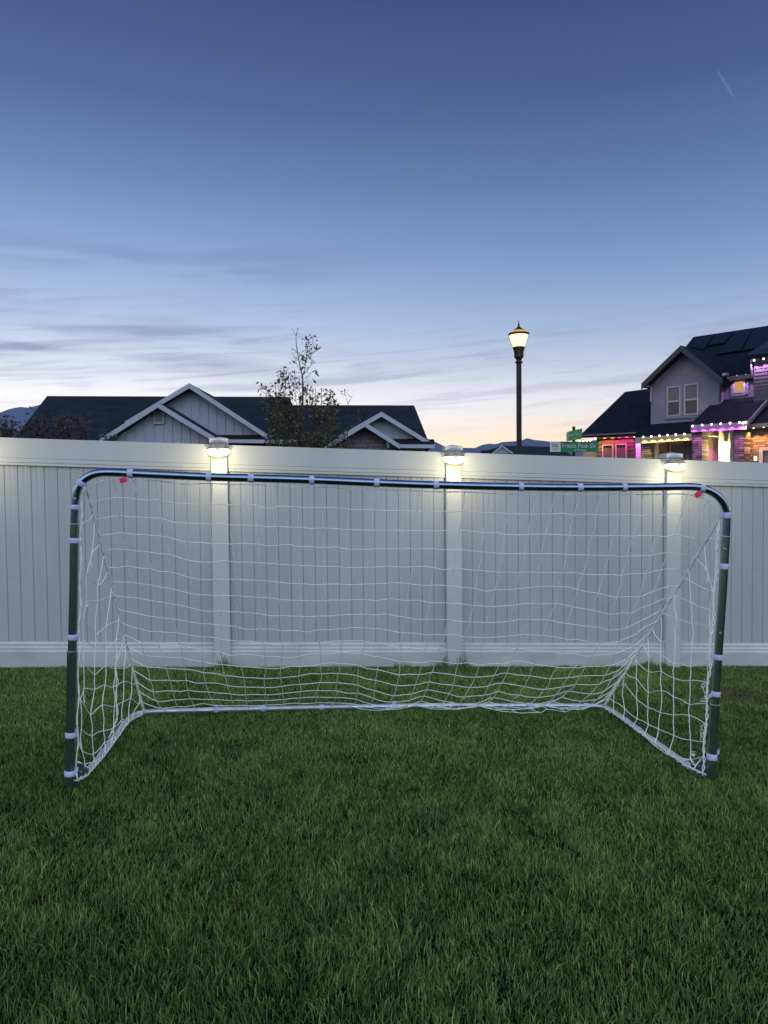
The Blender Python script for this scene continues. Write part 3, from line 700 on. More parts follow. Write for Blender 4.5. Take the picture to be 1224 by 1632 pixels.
# ------------------------------------------------------------------ street name signs
YS = 14.0; SGN = mat('sign_green', (.008, .18, .075), .35, var=.08, vscale=6, emit=(.008, .14, .07), es=0.0); SGL = mat('sign_green_bright', (.035, .34, .08), .35, var=.08, vscale=6)
SWH = mat('sign_white', (.62, .60, .60), .4); SGR = mat('sign_emblem_grey', (.16, .13, .14), .5)
sxp = atY(914.5, 700, YS)[0]
sg = empty('street_sign', (sxp, YS, ZS), 'green and white street name signs crossed on one dark pole, right of the lamp post', 'street sign')
m = MB(); m.tube([(sxp, YS, ZS), (sxp, YS, atY(914, 679.8, YS)[2])], .029, 12); m.build('pole', LBLK, sg, smooth=True)
def blade(pA, pB, hA, name_, gmat, fracW, txt, sub, subr):
    # pA,pB: left/right bottom points; hA height
    ex_ = (pB-pA); Lb = np.linalg.norm(ex_); ex_ = ex_/Lb; ez_ = np.array([0, 0, 1.0]); en_ = np.cross(ex_, ez_); en_ /= np.linalg.norm(en_)
    Q_ = lambda a_, b_, c_: pA+ex_*a_*Lb+ez_*b_*hA+en_*c_
    m = MB(); m.ext([Q_(fracW+.002, 0, 0), Q_(1, 0, 0), Q_(1, 1, 0), Q_(fracW+.002, 1, 0)], en_*.004); bl_ = m.build('name_blade', gmat, sg)
    m = MB(); m.ext([Q_(0, 0, 0), Q_(fracW, 0, 0), Q_(fracW, 1, 0), Q_(0, 1, 0)], en_*.004); wp = m.build('white_panel', SWH, bl_)
    m = MB()
    for (a0, b0, a1, b1) in ((.22, .70, .75, .78), (.22, .40, .30, .78), (.38, .46, .75, .60), (.18, .22, .80, .28)):
        m.ext([Q_(a0*fracW, b0, .0045), Q_(a1*fracW, b0, .0045), Q_(a1*fracW, b1, .0045), Q_(a0*fracW, b1, .0045)], en_*.001)
    m.build('emblem', SGR, wp)
    text_mesh(txt, 'lettering', SWH, bl_, Q_(fracW+.03, .42, .0045), ex_, ez_, hA*.42, Lb*(1-fracW-.07))
    text_mesh(sub, 'lettering', SWH, bl_, Q_(subr, .10, .0045), ex_, ez_, hA*.20, Lb*.24)
pA = atY(876.5, 720, 13.80); pB = atY(953.5, 717.3, 14.12); pB[2] = pA[2]
blade(pA, pB, .193, 'a', SGN, .215, 'Frisco Peak Dr', '4175 East', .50)
hgt = atY(928, 683, 13.50)[2]-atY(928, 699, 13.50)[2]
pB = atY(928, 699.0, 13.40); pA = atY(903, 704.3, 14.25); pA[2] = pB[2]
blade(pA, pB, hgt, 'b', SGL, .14, 'Sunset Peak Ln', '475 South', .36)

# ------------------------------------------------------------------ contrail
def dirpt(x, y, D): d = ray(x, y); return CP+d/np.linalg.norm(d)*D
CT = bpy.data.materials.new('contrail_vapour'); CT.use_nodes = True; t = CT.node_tree; t.nodes.clear()
tr = t.nodes.new('ShaderNodeBsdfTransparent'); df = t.nodes.new('ShaderNodeBsdfDiffuse'); df.inputs[0].default_value = (.9, .9, .95, 1)
ms = t.nodes.new('ShaderNodeMixShader'); ms.inputs[0].default_value = .06; mo = t.nodes.new('ShaderNodeOutputMaterial')
t.links.new(tr.outputs[0], ms.inputs[1]); t.links.new(df.outputs[0], ms.inputs[2]); t.links.new(ms.outputs[0], mo.inputs[0])
a_, b_ = dirpt(1143, 112, 9000), dirpt(1170, 156, 8600)
m = MB(); m.tube([a_*(1-k/8)+b_*k/8 for k in range(9)], [4, 9, 12, 14, 14, 14, 13, 11, 5], 10)
tag(m.build('contrail', CT, smooth=True), 'short faint pale contrail high in the sky at upper right', 'contrail')
# ------------------------------------------------------------------ shared house materials
SHING = brick_mat('roof_shingles', (.020, .029, .041), (.034, .046, .060), (.012, .017, .024), .9, .10, (1, 0, 0), .92, .3, .012)
SHING.node_tree.nodes['Principled BSDF'].inputs['Specular IOR Level'].default_value = .12
SHINGR = mat('roof_shingles_dark', (.0095, .0125, .021), .9, spec=.12, var=.35, vscale=3.5, bump=.5, bscale=14)
BATTEN = mat('board_and_batten_white', (.35, .36, .46), .7, var=.05, vscale=2)
TRIM = mat('trim_white', (.38, .395, .47), .6, var=.05, vscale=3)
TRIMD = mat('trim_dark', (.035, .037, .045), .6)
# ------------------------------------------------------------------ single-storey house, left
lh = empty('single_storey_house', atY(300, 700, 31)*np.array([1, 1, 0])+np.array([0, 0, ZS]), 'white board-and-batten bungalow with dark roof and four gables, behind the left half of the fence', 'house')
def rake(m, pts, Y, th, dep=.35):
    # boards following a gable's edge; pts are picture points of the top edge
    P_ = [atY(x, y, Y) for x, y in pts]
    for a_, b_ in zip(P_[:-1], P_[1:]):
        dn = np.array([0, 0, -th]); m.ext([a_, b_, b_+dn, a_+dn], (0, .06, 0))
def gable(Y, apex, left, right, wall_mt, base_y, depth, th=.20, batten=.34, thick=.14, wallback=.45):
    A_, L_, R_ = atY(*apex, Y), atY(*left, Y), atY(*right, Y)
    up = lambda p, k: p+np.array([0, 0, k])
    # roof slabs
    m = MB(); dv = np.array([0, depth, 0])
    m.ext([up(A_, 0), up(L_, 0), up(L_, -thick), up(A_, -thick)], dv); m.ext([up(R_, 0), up(A_, 0), up(A_, -thick), up(R_, -thick)], dv)
    m.build('roof', SHING, lh)
    m = MB(); off = np.array([0, -.07, 0])
    for a_, b_ in ((L_, A_), (A_, R_)):
        dn = np.array([0, 0, -th]); m.ext([a_+off, b_+off, b_+off+dn, a_+off+dn], (0, .065, 0))
    m.build('rake_board', TRIM, lh)
    # wall
    zb_ = atY(apex[0], base_y, Y)[2]; yb = Y+wallback
    s_ = .93
    W_ = [np.array([L_[0]+.25, yb, L_[2]-.10]), np.array([A_[0], yb, A_[2]-.12]), np.array([R_[0]-.25, yb, R_[2]-.10])]
    poly = [np.array([W_[0][0], yb, zb_]), W_[0], W_[1], W_[2], np.array([W_[2][0], yb, zb_])]
    if W_[0][2] < zb_: poly = [W_[0], W_[1], W_[2]]
    m = MB(); m.ext(poly[::-1], (0, .15, 0)); wl = m.build('gable_wall', wall_mt, lh)
    if batten:
        m = MB(); x = W_[0][0]+.2
        while x < W_[2][0]-.1:
            t_ = (x-W_[0][0])/(W_[1][0]-W_[0][0]) if x < W_[1][0] else (W_[2][0]-x)/(W_[2][0]-W_[1][0])
            e_ = (W_[0][2] if x < W_[1][0] else W_[2][2]); zt = e_+(W_[1][2]-e_)*t_-.12
            if zt > zb_+.05: m.box((x-.022, yb-.03, zb_), (x+.022, yb-.002, zt))
            x += batten
        m.build('battens', BATTEN, wl)
    return A_, L_, R_
STONEL = brick_mat('ledge_stone_grey', (.13, .12, .13), (.27, .24, .25), (.05, .05, .055), .62, .16, (1, 0, 0), msize=.012)
gable(28.0, (252, 641.5), (150, 706), (345, 698), BATTEN, 725, 9, wallback=.4)
gable(29.5, (302, 611), (200, 672), (427, 693), BATTEN, 700, 8, wallback=.45)
gable(30.5, (608, 656.5), (540, 695), (690, 706.5), BATTEN, 699, 6, wallback=.4)
gable(29.3, (581, 672.5), (524, 707.5), (637, 708), STONEL, 735, 5, batten=0, th=.19)
# body of the house, roof planes
m = MB()
rA, rB = atY(75, 631, 36), atY(457, 632.5, 36); eA, eB = atY(20, 702, 31), atY(457, 700, 30.6)
bk = np.array([0, 11, 0])
m.add([rA, rB, eB, eA, eA+bk, eB+bk], [(0, 3, 2, 1), (0, 1, 5, 4), (0, 4, 3)])
m.build('roof', SHING, lh)
m = MB(); q = [rB, eB, eB+bk]; m.ext([p+np.array([0, 0, -.02]) for p in q], (.12, 0, 0)); m.build('roof_end', SHINGR, lh)
m = MB(); rC, rD = atY(457.5, 645.5, 35.4), atY(660, 646, 35.4); eC, eD = atY(457.5, 704, 31.4), atY(684, 706, 31.8)
bk2 = np.array([0, 8.5, 0]); m.add([rC, rD, eD, eC, eC+bk2, eD+bk2], [(0, 3, 2, 1), (0, 1, 5, 4), (1, 2, 5)]); m.build('roof', SHING, lh)
WALLL = mat('lap_siding_grey', (.30, .31, .36), .8, var=.05)
m = MB(); m.box((eA[0]+.5, 31.4, ZS-.1), (eD[0]-.2, 39, 3.05)); m.build('wall', WALLL, lh)
# skirt roofs, fascias and gutters between the gables
def skirt(x0, x1, y0, y1, Y0, Y1, name='roof', mt=None):
    m = MB(); m.ext([atY(x0, y0, Y1), atY(x1, y0, Y1), atY(x1, y1, Y0), atY(x0, y1, Y0)], (0, 0, -.08)); m.build(name, mt or SHINGR, lh)
skirt(330, 474, 692.5, 700, 29.3, 30); m = MB(); p, q = atY(330, 700, 29.2), atY(474, 701, 29.2); m.ext([p, q, q-np.array([0, 0, .14]), p-np.array([0, 0, .14])], (0, .1, 0)); m.build('fascia', TRIM, lh)
skirt(618, 692, 700, 707.5, 30.0, 30.8); m = MB(); p, q = atY(617, 708, 29.9), atY(693, 708.5, 29.9); m.ext([p, q, q-np.array([0, 0, .15]), p-np.array([0, 0, .15])], (0, .1, 0)); m.build('fascia', TRIM, lh)
m = MB(); p, q = atY(517, 711, 29.6), atY(548, 711.5, 29.6); m.ext([p, q, q-np.array([0, 0, .08]), p-np.array([0, 0, .08])], (0, .1, 0)); m.build('fascia', TRIM, lh)
p = atY(617, 702, 29.7); m = MB(); m.box((p[0]-.02, 29.66, p[2]-.3), (p[0]+.10, 29.74, p[2])); m.build('corner_trim', TRIM, lh)
p = atY(684, 712, 30.2); m = MB(); m.tube([p, p+np.array([-.3, .1, -.12]), p+np.array([-.3, .1, -2.8])], .04, 6); m.build('downpipe', TRIM, lh)
# louvred gable vent
c_ = atY(253.5, 666, 28.36); vt = MB(); w2, h2 = .20, .235
for lo_b, hi_b in (((-w2, -h2), (w2, -h2+.06)), ((-w2, h2-.06), (w2, h2)), ((-w2, -h2+.0605), (-w2+.06, h2-.0605)), ((w2-.06, -h2+.0605), (w2, h2-.0605))):
    vt.box((c_[0]+lo_b[0], c_[1]-.05, c_[2]+lo_b[1]), (c_[0]+hi_b[0], c_[1], c_[2]+hi_b[1]))
vf = vt.build('gable_vent', TRIM, lh)
m = MB()
for k in range(6):
    z = c_[2]-.16+k*.058; m.ext([(c_[0]-.138, c_[1]-.035, z), (c_[0]+.138, c_[1]-.035, z), (c_[0]+.138, c_[1]-.005, z+.04), (c_[0]-.138, c_[1]-.005, z+.04)], (0, .003, -.004))
m.build('louvres', WALLL, vf)

# ------------------------------------------------------------------ distant bungalow behind the lamp post
dh = empty('bungalow', atY(840, 720, 62)*np.array([1, 1, 0])+np.array([0, 0, ZS]), 'low dark-roofed bungalow with one small pale gable, far behind the lamp post', 'house')
m = MB(); a_, b_, c_, d_ = atY(800, 710, 66), atY(893, 712.5, 66), atY(913, 727, 61), atY(762, 724, 61); bb = np.array([0, 10, 0])
m.add([a_, b_, c_, d_, c_+bb, d_+bb], [(0, 3, 2, 1), (0, 1, 4, 5), (1, 2, 4), (0, 5, 3)]); m.build('roof', SHING, dh)
m = MB(); m.ext([atY(764, 720, 61.5), atY(769, 717.8, 62), atY(792, 716, 62), atY(792, 724, 61.5)], (0, .3, 0)); m.build('roof', SHINGR, dh)
A_, L_, R_ = atY(799.5, 710.5, 60), atY(784, 723, 60), atY(817, 722.5, 60)
m = MB(); m.ext([L_, R_, A_], (0, .2, 0)); m.build('gable_wall', WALLL, dh)
m = MB()
for p, q in ((L_, A_), (A_, R_)):
    dn = np.array([0, 0, -.13]); o_ = np.array([0, -.15, .05]); m.ext([p+o_, q+o_, q+o_+dn, p+o_+dn], (0, .1, 0))
m.build('rake_board', TRIM, dh)
m = MB(); m.box((d_[0]+.5, 62, ZS-.1), (c_[0]-.4, 70, c_[2]+.1)); m.build('wall', WALLL, dh)

# ------------------------------------------------------------------ two-storey house, right
HU = np.array([.67, -.742, 0]); HU /= np.linalg.norm(HU); HV = np.array([.742, .67, 0]); HV /= np.linalg.norm(HV); HP = np.array([12.05, 30, 0])
def hp(x, y, v):
    d = ray(x, y); A = np.array([[d[0], -HU[0]], [d[1], -HU[1]]]); rhs = (HP+HV*v)[:2]-CP[:2]; t_, s_ = np.linalg.solve(A, rhs); return CP+d*t_
def gp_(x, v): p = hp(x, 720, v); p[2] = ZS-.1; return p
rh = empty('two_storey_house', hp(1130, 730, 2)*np.array([1, 1, 0])+np.array([0, 0, ZS]), 'two-storey house with solar panels and coloured eave lights, behind the fence at right', 'house')
HUt = tuple(HU)
STUC = mat('stucco_grey_lit_purple', (.22, .195, .27), .9, var=.05, vscale=3, bump=.2, bscale=30)  # purple glow of the porch lights is mixed into this stucco's base colour
STUCW = mat('stucco_warm', (.42, .29, .21), .9, var=.05, vscale=3)
SIDE = mat('siding_dark', (.10, .085, .11), .7, var=.08, vscale=4)
STONER = brick_mat('ledge_stone', (.10, .085, .08), (.34, .29, .26), (.03, .028, .028), .42, .085, HUt, msize=.010)
COLW = mat('column_white', (.55, .54, .56), .6)
FASC = mat('fascia_plum', (.16, .13, .16), .6)
GLASSD = mat('window_dark_glass', (.10, .10, .14), .12, spec=.6)
BLIND = mat('window_blind_grey', (.135, .125, .125), .5)
BLIND2 = mat('window_blind_mauve', (.07, .055, .07), .3)
WFRAME = mat('window_frame_white', (.36, .33, .39), .5)
PVP = mat('solar_cells', (.007, .010, .019), .38, var=.15, vscale=4, spec=.5)
def wall(pts, v, mt, name='wall', thick=.15, parent=None, ground=False):
    P_ = [gp_(x, v) if y == 'G' else hp(x, y, v) for x, y in pts]
    m = MB(); m.ext(P_[::-1], HV*thick); return m.build(name, mt, parent or rh)
def slab(pts, mt, name='roof', th=.14, parent=None):
    P_ = [hp(*p) for p in pts]; m = MB(); m.ext(P_[::-1], (0, 0, -th)); return m.build(name, mt, parent or rh)
def fascia(x0, y0, x1, y1, v, h_, mt=None, name='fascia'):
    a_, b_ = hp(x0, y0, v), hp(x1, y1, v); m = MB(); dn = np.array([0, 0, -h_]); m.ext([a_, a_+dn, b_+dn, b_], HV*.05); return m.build(name, mt or FASC, rh)
# gable block
wall([(1037, 679), (1038, 612), (1086, 559), (1148, 601), (1148, 660), (1100, 676)], 0, STUC, 'gable_wall')
wall([(1148, 599), (1148, 690), (1150, 690), (1150, 599)], .155, STUC, 'gable_side_wall', thick=.5)
m = MB(); a_, b_, c_ = hp(1023, 611.5, -.45), hp(1086, 550.5, -.45), hp(1152, 603, -.45)
dn = np.array([0, 0, -.17]); dv = HV*1.6
m.ext([a_, a_+dn, b_+dn, b_], dv); m.ext([b_, b_+dn, c_+dn, c_], dv); m.build('gable_roof', SHINGR, rh)
m = MB(); o_ = -HV*.06; dn2 = np.array([0, 0, -.24]); m.ext([a_+o_, a_+o_+dn2, b_+o_+dn2, b_+o_], HV*.055); m.ext([b_+o_, b_+o_+dn2, c_+o_+dn2, c_+o_], HV*.055); m.build('rake_board', TRIMD, rh)
m = MB(); p0 = hp(1028, 612, -.3); m.tube([p0, hp(1030, 615.5, -.3), hp(1037.4, 617, -.1), hp(1037.4, 640, -.06)], .035, 6); m.build('downpipe', WFRAME, rh)
m = MB(); p0 = hp(1152, 602, -.35); m.tube([p0, hp(1149, 606, -.2), hp(1147.6, 640, -.08)], .04, 6); m.build('downpipe', TRIMD, rh)
m = MB(); m.ext([hp(1151, 595, -.4), hp(1158, 594, -.4), hp(1158, 597.5, -.4), hp(1151, 599, -.4)], HV*.2); m.build('gutter_end', WFRAME, rh)
# main roof and solar panels
rp0, rp1, rp2 = hp(1105, 537, 3.6), hp(1330, 503, 3.6), hp(1210, 596, .1); rn = np.cross(rp1-rp0, rp2-rp0); rn /= np.linalg.norm(rn); rn = rn if rn[2] > 0 else -rn
def onroof(x, y, k=.07): d = ray(x, y); return CP+d*((rn@(rp0-CP))/(rn@d))+rn*k
m = MB(); m.ext([onroof(x, y, 0) for x, y in ((1090, 556), (1105, 537), (1330, 503), (1330, 580), (1210, 596), (1148, 601.5), (1120, 590))], -rn*.14); m.build('main_roof', SHINGR, rh)
for pts in ([(1112, 541.5), (1139, 537.5), (1121, 560.5), (1101, 556)], [(1142, 537), (1170, 533), (1155, 549.5), (1129, 553.5)], [(1172, 532.8), (1199.5, 528.7), (1181, 562), (1145, 567.5)], [(1201.5, 528.4), (1232, 524), (1232, 556), (1205, 558.8), (1184, 561.6)]):
    P_ = [onroof(*p) for p in pts]; m = MB(); m.ext(P_, rn*.04); m.build('solar_panel', PVP, rh)
# upper recess with the lit window
wall([(1150, 604), (1150, 660), (1203, 660), (1203, 596)], .40, STUC, 'recess_wall')
fascia(1152, 601.5, 1202, 595, .08, .16, FASC)
def window(x0, y0, x1, y1, v, fr=.07, mt=None, mt2=None, split=None, slope=None, glow=None):
    # outer frame given by its left-top and right-bottom picture points
    a_, c_ = hp(x0, y0, v), hp(x1, y1, v); b_ = c_.copy(); b_[2] = a_[2]; wd = np.linalg.norm((b_-a_)[:2]); ht = a_[2]-c_[2]; dU = (b_-a_)/wd
    Z = np.array([0, 0, 1.0]); P_ = lambda p, q: a_+dU*p-Z*q
    m = MB()
    def bar(p0, q0, p1, q1, k=.06): m.ext([P_(p0, q0), P_(p0, q1), P_(p1, q1), P_(p1, q0)], -HV*k)
    bar(0, 0, wd, fr); bar(0, ht-fr, wd, ht); bar(0, fr+.001, fr, ht-fr-.001); bar(wd-fr, fr+.001, wd, ht-fr-.001)
    f_ = m.build('window', WFRAME, rh)
    if split:
        m = MB(); bar(fr+.001, ht*split-.035, wd-fr-.001, ht*split+.035, .05); m.build('meeting_rail', WFRAME, f_)
        m = MB(); bar(fr+.001, fr+.001, wd-fr-.001, ht*split-.036, .015); m.build('pane', mt, f_)
        m = MB(); bar(fr+.001, ht*split+.036, wd-fr-.001, ht-fr-.001, .015); m.build('pane', mt2 or mt, f_)
    else:
        m = MB(); bar(fr+.001, fr+.001, wd-fr-.001, ht-fr-.001, .015); m.build('pane', mt, f_)
    return f_
window(1063.5, 617, 1085.5, 662.5, 0, .06, BLIND, BLIND2, .50)
window(1091, 613, 1114, 660.5, 0, .06, BLIND, BLIND2, .50)
wall([(1059, 664), (1059, 668.5), (1119, 665), (1119, 661)], -.06, STUC, 'window_sill', thick=.055)
WINL = emat('window_warm_light', (.95, .52, .16), .62)
window(1168.5, 606.5, 1189, 625.5, .38, .07, WINL)
wall([(1164.5, 603), (1164.5, 632), (1168, 632), (1168, 603)], .33, STUC, 'window_surround', thick=.035); wall([(1189.5, 603), (1189.5, 628), (1193, 628), (1193, 603)], .33, STUC, 'window_surround', thick=.035); wall([(1168.2, 627), (1168.2, 632), (1189.3, 629), (1189.3, 624.5)], .33, STUC, 'window_surround', thick=.035)
# near upper block with lap siding at the right edge
wall([(1201.5, 570), (1201.5, 662), (1330, 662), (1330, 552)], -.4, SIDE, 'siding_wall', thick=.2)
wall([(1201, 570), (1201, 662), (1202.5, 662), (1202.5, 570)], -.19, SIDE, 'siding_wall', thick=2)
m = MB()
for k in range(16):
    y = 577+k*5.6; a_, b_ = hp(1202.5, y, -.41), hp(1330, y-15, -.41); b_[2] = a_[2]
    m.ext([a_, a_+np.array([0, 0, -.13]), b_+np.array([0, 0, -.13]), b_], -HV*.012); m.ext([a_+np.array([0, 0, -.13]), a_+np.array([0, 0, -.132])-HV*.03, b_+np.array([0, 0, -.132])-HV*.03, b_+np.array([0, 0, -.13])], np.array([0, 0, .02]))
m.build('lap_boards', SIDE, rh)
slab([(1192, 564, -1.0), (1226, 541, 1.5), (1330, 520, 1.5), (1330, 548, -1.0)], PVP, 'solar_panel', th=.06)
slab([(1188, 567, -1.05), (1226, 544, 1.6), (1340, 520, 1.6), (1340, 548, -1.05)], SHINGR, 'roof', th=.12)
fascia(1190, 567.5, 1335, 549, -1.0, .14, TRIMD)
m = MB(); m.tube([hp(1196.5, 571, -.6), hp(1197.5, 590, -.5), hp(1198.5, 598, -.4)], .03, 6); m.build('downpipe', WFRAME, rh)
# left single-storey wing
slab([(925, 693, -.5), (996, 624.5, 3.2), (1060, 616, 3.2), (1060, 688, -.5), (1020, 689.5, -.5)], SHINGR, 'wing_roof')
wall([(951, 694), (951, 'G'), (1013, 'G'), (1013, 690)], .15, SIDE, 'wing_wall')
m = MB()
for k in range(9):
    y = 704+k*6; a_, b_ = hp(951.5, y, .14), hp(1012.5, y-2.2, .14); b_[2] = a_[2]
    m.ext([a_, a_+np.array([0, 0, -.125]), b_+np.array([0, 0, -.125]), b_], -HV*.012)
m.build('lap_boards', SIDE, rh)
fascia(926, 693, 1013, 688.5, -.52, .06, FASC)
wall([(951.5, 692), (951.5, 700), (1013, 697), (1013, 689)], .08, mat('frieze_light', (.45, .38, .38), .6), 'frieze_board', thick=.06)
wall([(915, 704), (915, 'G'), (931, 'G'), (931, 703)], 2.2, mat('wing_end_blue', (.22, .25, .42), .8), 'wing_end_wall')
wall([(929, 704), (929, 'G'), (952, 'G'), (952, 702)], 1.2, STUCW, 'wing_side_wall')
fascia(921, 703.5, 951, 701.5, 1.0, .10, FASC)
window(960.5, 708.5, 978.5, 750, .12, .06, GLASSD); window(981.5, 707.5, 1000, 750, .12, .06, GLASSD)
# low middle eave and recessed porch wall
slab([(1010, 697.5, -1.3), (1037, 676, 0.02), (1104, 671, 0.02), (1104, 691, -1.3)], SHINGR, 'porch_roof')
fascia(1012, 697.5, 1102, 691, -1.32, .25, mat('fascia_cream', (.34, .29, .26), .6))
wall([(1040, 700), (1040, 'G'), (1122, 'G'), (1122, 690)], .1, STUCW, 'porch_wall')
window(1068, 706, 1091, 755, .08, .05, GLASSD); window(1096.5, 704, 1110, 755, .08, .05, GLASSD)
wall([(1022, 700), (1022, 'G'), (1037, 'G'), (1037, 698)], -1.15, STONER, 'stone_pillar', thick=.5)
wall([(1013.5, 697), (1013.5, 'G'), (1021.2, 'G'), (1021.2, 698)], -.75, COLW, 'column', thick=.3); wall([(1037.8, 699), (1037.8, 'G'), (1044.5, 'G'), (1044.5, 698)], -.85, COLW, 'column', thick=.3)
wall([(1028, 706), (1028, 'G'), (1041, 'G'), (1041, 704)], -.55, STUCW, 'porch_wall', thick=.3)
# entrance porch
slab([(1100, 676.5, -2.6), (1131, 646, -.05), (1143, 645, -.05), (1150, 637.5, .39), (1203, 632, .39), (1221, 637.5, -.5), (1190, 671.5, -2.6)], SHINGR, 'porch_roof', th=.12)
fascia(1101, 677.5, 1190, 672.5, -2.62, .25, mat('fascia_light', (.30, .22, .34), .6))
m = MB(); a_, b_ = hp(1190.5, 671.5, -2.6), hp(1221, 637.5, -.5); m.ext([a_, b_, b_+np.array([0, 0, -.14]), a_+np.array([0, 0, -.14])], HU*.06); m.build('rake_board', FASC, rh)
wall([(1103.5, 688), (1103.5, 'G'), (1119, 'G'), (1119, 686.5)], -2.45, STONER, 'stone_pillar', thick=.5)
wall([(1170.5, 684), (1170.5, 'G'), (1186.5, 'G'), (1186.5, 683)], -2.45, STONER, 'stone_pillar', thick=.5)
wall([(1112, 680), (1112, 'G'), (1175, 'G'), (1175, 676)], -.6, STUCW, 'porch_wall')
wall([(1145.5, 684), (1145.5, 'G'), (1163.5, 'G'), (1163.5, 682)], -1.2, COLW, 'column', thick=.3)
m = MB(); m.tube([hp(1120, 694, -1.6), hp(1144, 695.5, -1.2)], .025, 6); m.build('porch_beam', COLW, rh)
# right stone wing
slab([(1189, 676, -2.1), (1226, 641, .2), (1330, 630, .2), (1330, 664, -2.1)], SHINGR, 'roof')
fascia(1189, 676.5, 1330, 664.5, -2.12, .14, mat('fascia_rose', (.36, .27, .25), .6))
wall([(1188.5, 682), (1188.5, 'G'), (1330, 'G'), (1330, 668)], -1.75, STONER, 'stone_wall')
m = MB(); m.tube([hp(1188, 676, -2.2), hp(1187, 690, -2.0), gp_(1187, -2.0)], .035, 6); m.build('downpipe', COLW, rh)
window(1211, 713, 1290, 800, -1.8, .12, GLASSD)
# wall sconces
BRZ = mat('sconce_bronze', (.03, .025, .02), .5, .4)
def sconce(x, y, v, lab, en, colr, s_=1.0, two=False):
    c_ = hp(x, y, v); r_ = empty('wall_lantern', c_, lab, 'wall lantern')
    m = MB(); m.tube([c_+HV*.1, c_+np.array([0, 0, .0])], .03*s_, 8); m.lathe([(.02*s_, .06*s_), (.075*s_, .0), (.06*s_, -.012*s_)], c_, 8); m.build('bracket', BRZ, r_)
    m = MB(); m.lathe([(.055*s_, -.013*s_), (.05*s_, -.17*s_), (.02*s_, -.19*s_)], c_, 10); m.build('glass', emat('sconce_glow', colr, 6.0), r_)
    for k_, z in enumerate((-.30,)+((.25,) if two else ())):
        ld = bpy.data.lights.new('lantern_light', 'POINT'); ld.energy = en; ld.color = colr; ld.shadow_soft_size = .05
        q = bpy.data.objects.new('lantern_light', ld); col.objects.link(q); q.parent = r_; q.location = tuple(-HV*.14+np.array([0, 0, z]))
sconce(1154, 703, -1.38, 'lit lantern on the white porch column between the two stone pillars', 95, (1, .72, .28))
sconce(1204, 727, -1.90, 'lit up-and-down lantern low on the orange-lit stone wall at the right edge', 2.2, (1, .72, .42), .8, True)

# eave lights: one small bulb each, every bulb lights the wall under it
bulb_n = [0]
def bulbs(pts, v, colr, en, lab, grp, zoff=-.02, spot=True):
    me_ = emat('bulb_glow', tuple(min(1, c*.5+.5) for c in colr), 7.0); protoB = None
    roots = []
    for x, y in pts:
        c_ = hp(x, y, v)
        if protoB is None:
            protoB = empty('eave_light', c_, lab, 'eave light', grp)
            m = MB(); m.lathe([(.008, .034), (.030, .022), (.036, 0), (.030, -.022), (.008, -.034)], c_, 8); m.build('bulb', me_, protoB, smooth=True)
            m = MB(); m.lathe([(.020, .036), (.030, .060), (.020, .075)], c_, 6); m.build('bulb_cap', TRIMD, protoB)
            ld = bpy.data.lights.new('bulb_light', 'SPOT'); ld.energy = en*3.0; ld.color = colr; ld.shadow_soft_size = .02; ld.spot_size = R(112); ld.spot_blend = .3
            q = bpy.data.objects.new('bulb_light', ld); col.objects.link(q); q.parent = protoB; q.location = (0, 0, -.05); roots.append(protoB)
        else:
            o = copy_tree(protoB); o.location = tuple(c_); roots.append(o)
E5 = 9
_bulbs = bulbs
ORD = ['first', 'second', 'third', 'fourth', 'fifth', 'sixth']
def bulbs(pts, v, colr, en, lab, grp):
    n0 = set(bpy.data.objects); _bulbs(pts, v, colr, en, lab, grp)
    rs = sorted([o for o in bpy.data.objects if o not in n0 and o.type == 'EMPTY'], key=lambda o: o.location[0]/o.location[1])
    for k, o in enumerate(rs): o['label'] = lab+(', left one' if k == 0 else ', right one') if len(rs) == 2 else lab+', '+ORD[k]+' from left'
bulbs([(960, 691), (971.5, 690.3)], -.12, (1, .22, .08), 14, 'orange-red bulb under the left wing eave', 'orange-red eave lights')
bulbs([(983.5, 689.6), (995, 688.8), (1007, 688)], -.12, (1, .06, .22), 14, 'crimson bulb under the left wing eave', 'crimson eave lights')
bulbs([(948, 692), (948.6, 699)], -.2, (1, .55, .12), 8, 'amber bulb at the left wing corner, above the street sign', 'amber corner lights')
bulbs([(924, 703.2), (929.5, 702.8), (935, 702.5), (940.5, 702)], .75, (1, .60, .35), 1.0, 'tiny pale bulb in the row behind the street sign', 'pale eave lights behind the sign')
bulbs([(1011.5, 697), (1102, 691.5)], -1.0, (.9, .08, .95), 32, 'magenta bulb at an end of the low middle eave', 'magenta end lights')
bulbs([(1025, 696.5), (1038, 695.5), (1051, 694.5), (1064, 693.6), (1077, 692.6), (1090.5, 691.8)], -1.45, (1, .62, .15), 9, 'warm yellow bulb under the low middle eave', 'yellow eave lights')
bulbs([(1104, 679), (1119, 677.5), (1134, 676.3), (1148.5, 675.4), (1163.5, 674.3), (1178.5, 673.3)], -2.75, (1, .10, .85), 8, 'violet bulb on the entrance porch eave', 'violet porch eave lights')
bulbs([(1184, 674), (1188.5, 672.8)], -2.72, (1, .62, .3), 4, 'warm bulb at the right porch corner', 'warm porch corner lights')
bulbs([(1201, 681.5), (1217, 680)], -2.05, (1, .34, .10), 26, 'orange bulb above the stone wall at the right edge', 'orange eave lights')
bulbs([(1201.8, 574), (1217, 571.5)], -.62, (.85, .45, 1.0), 16, 'lilac bulb above the dark siding at upper right', 'upper lilac eave lights')
bulbs([(1174.5, 599.8), (1189, 598)], .15, (.85, .42, 1.0), 9, 'lilac bulb above the small lit upstairs window', 'lilac lights over the window')
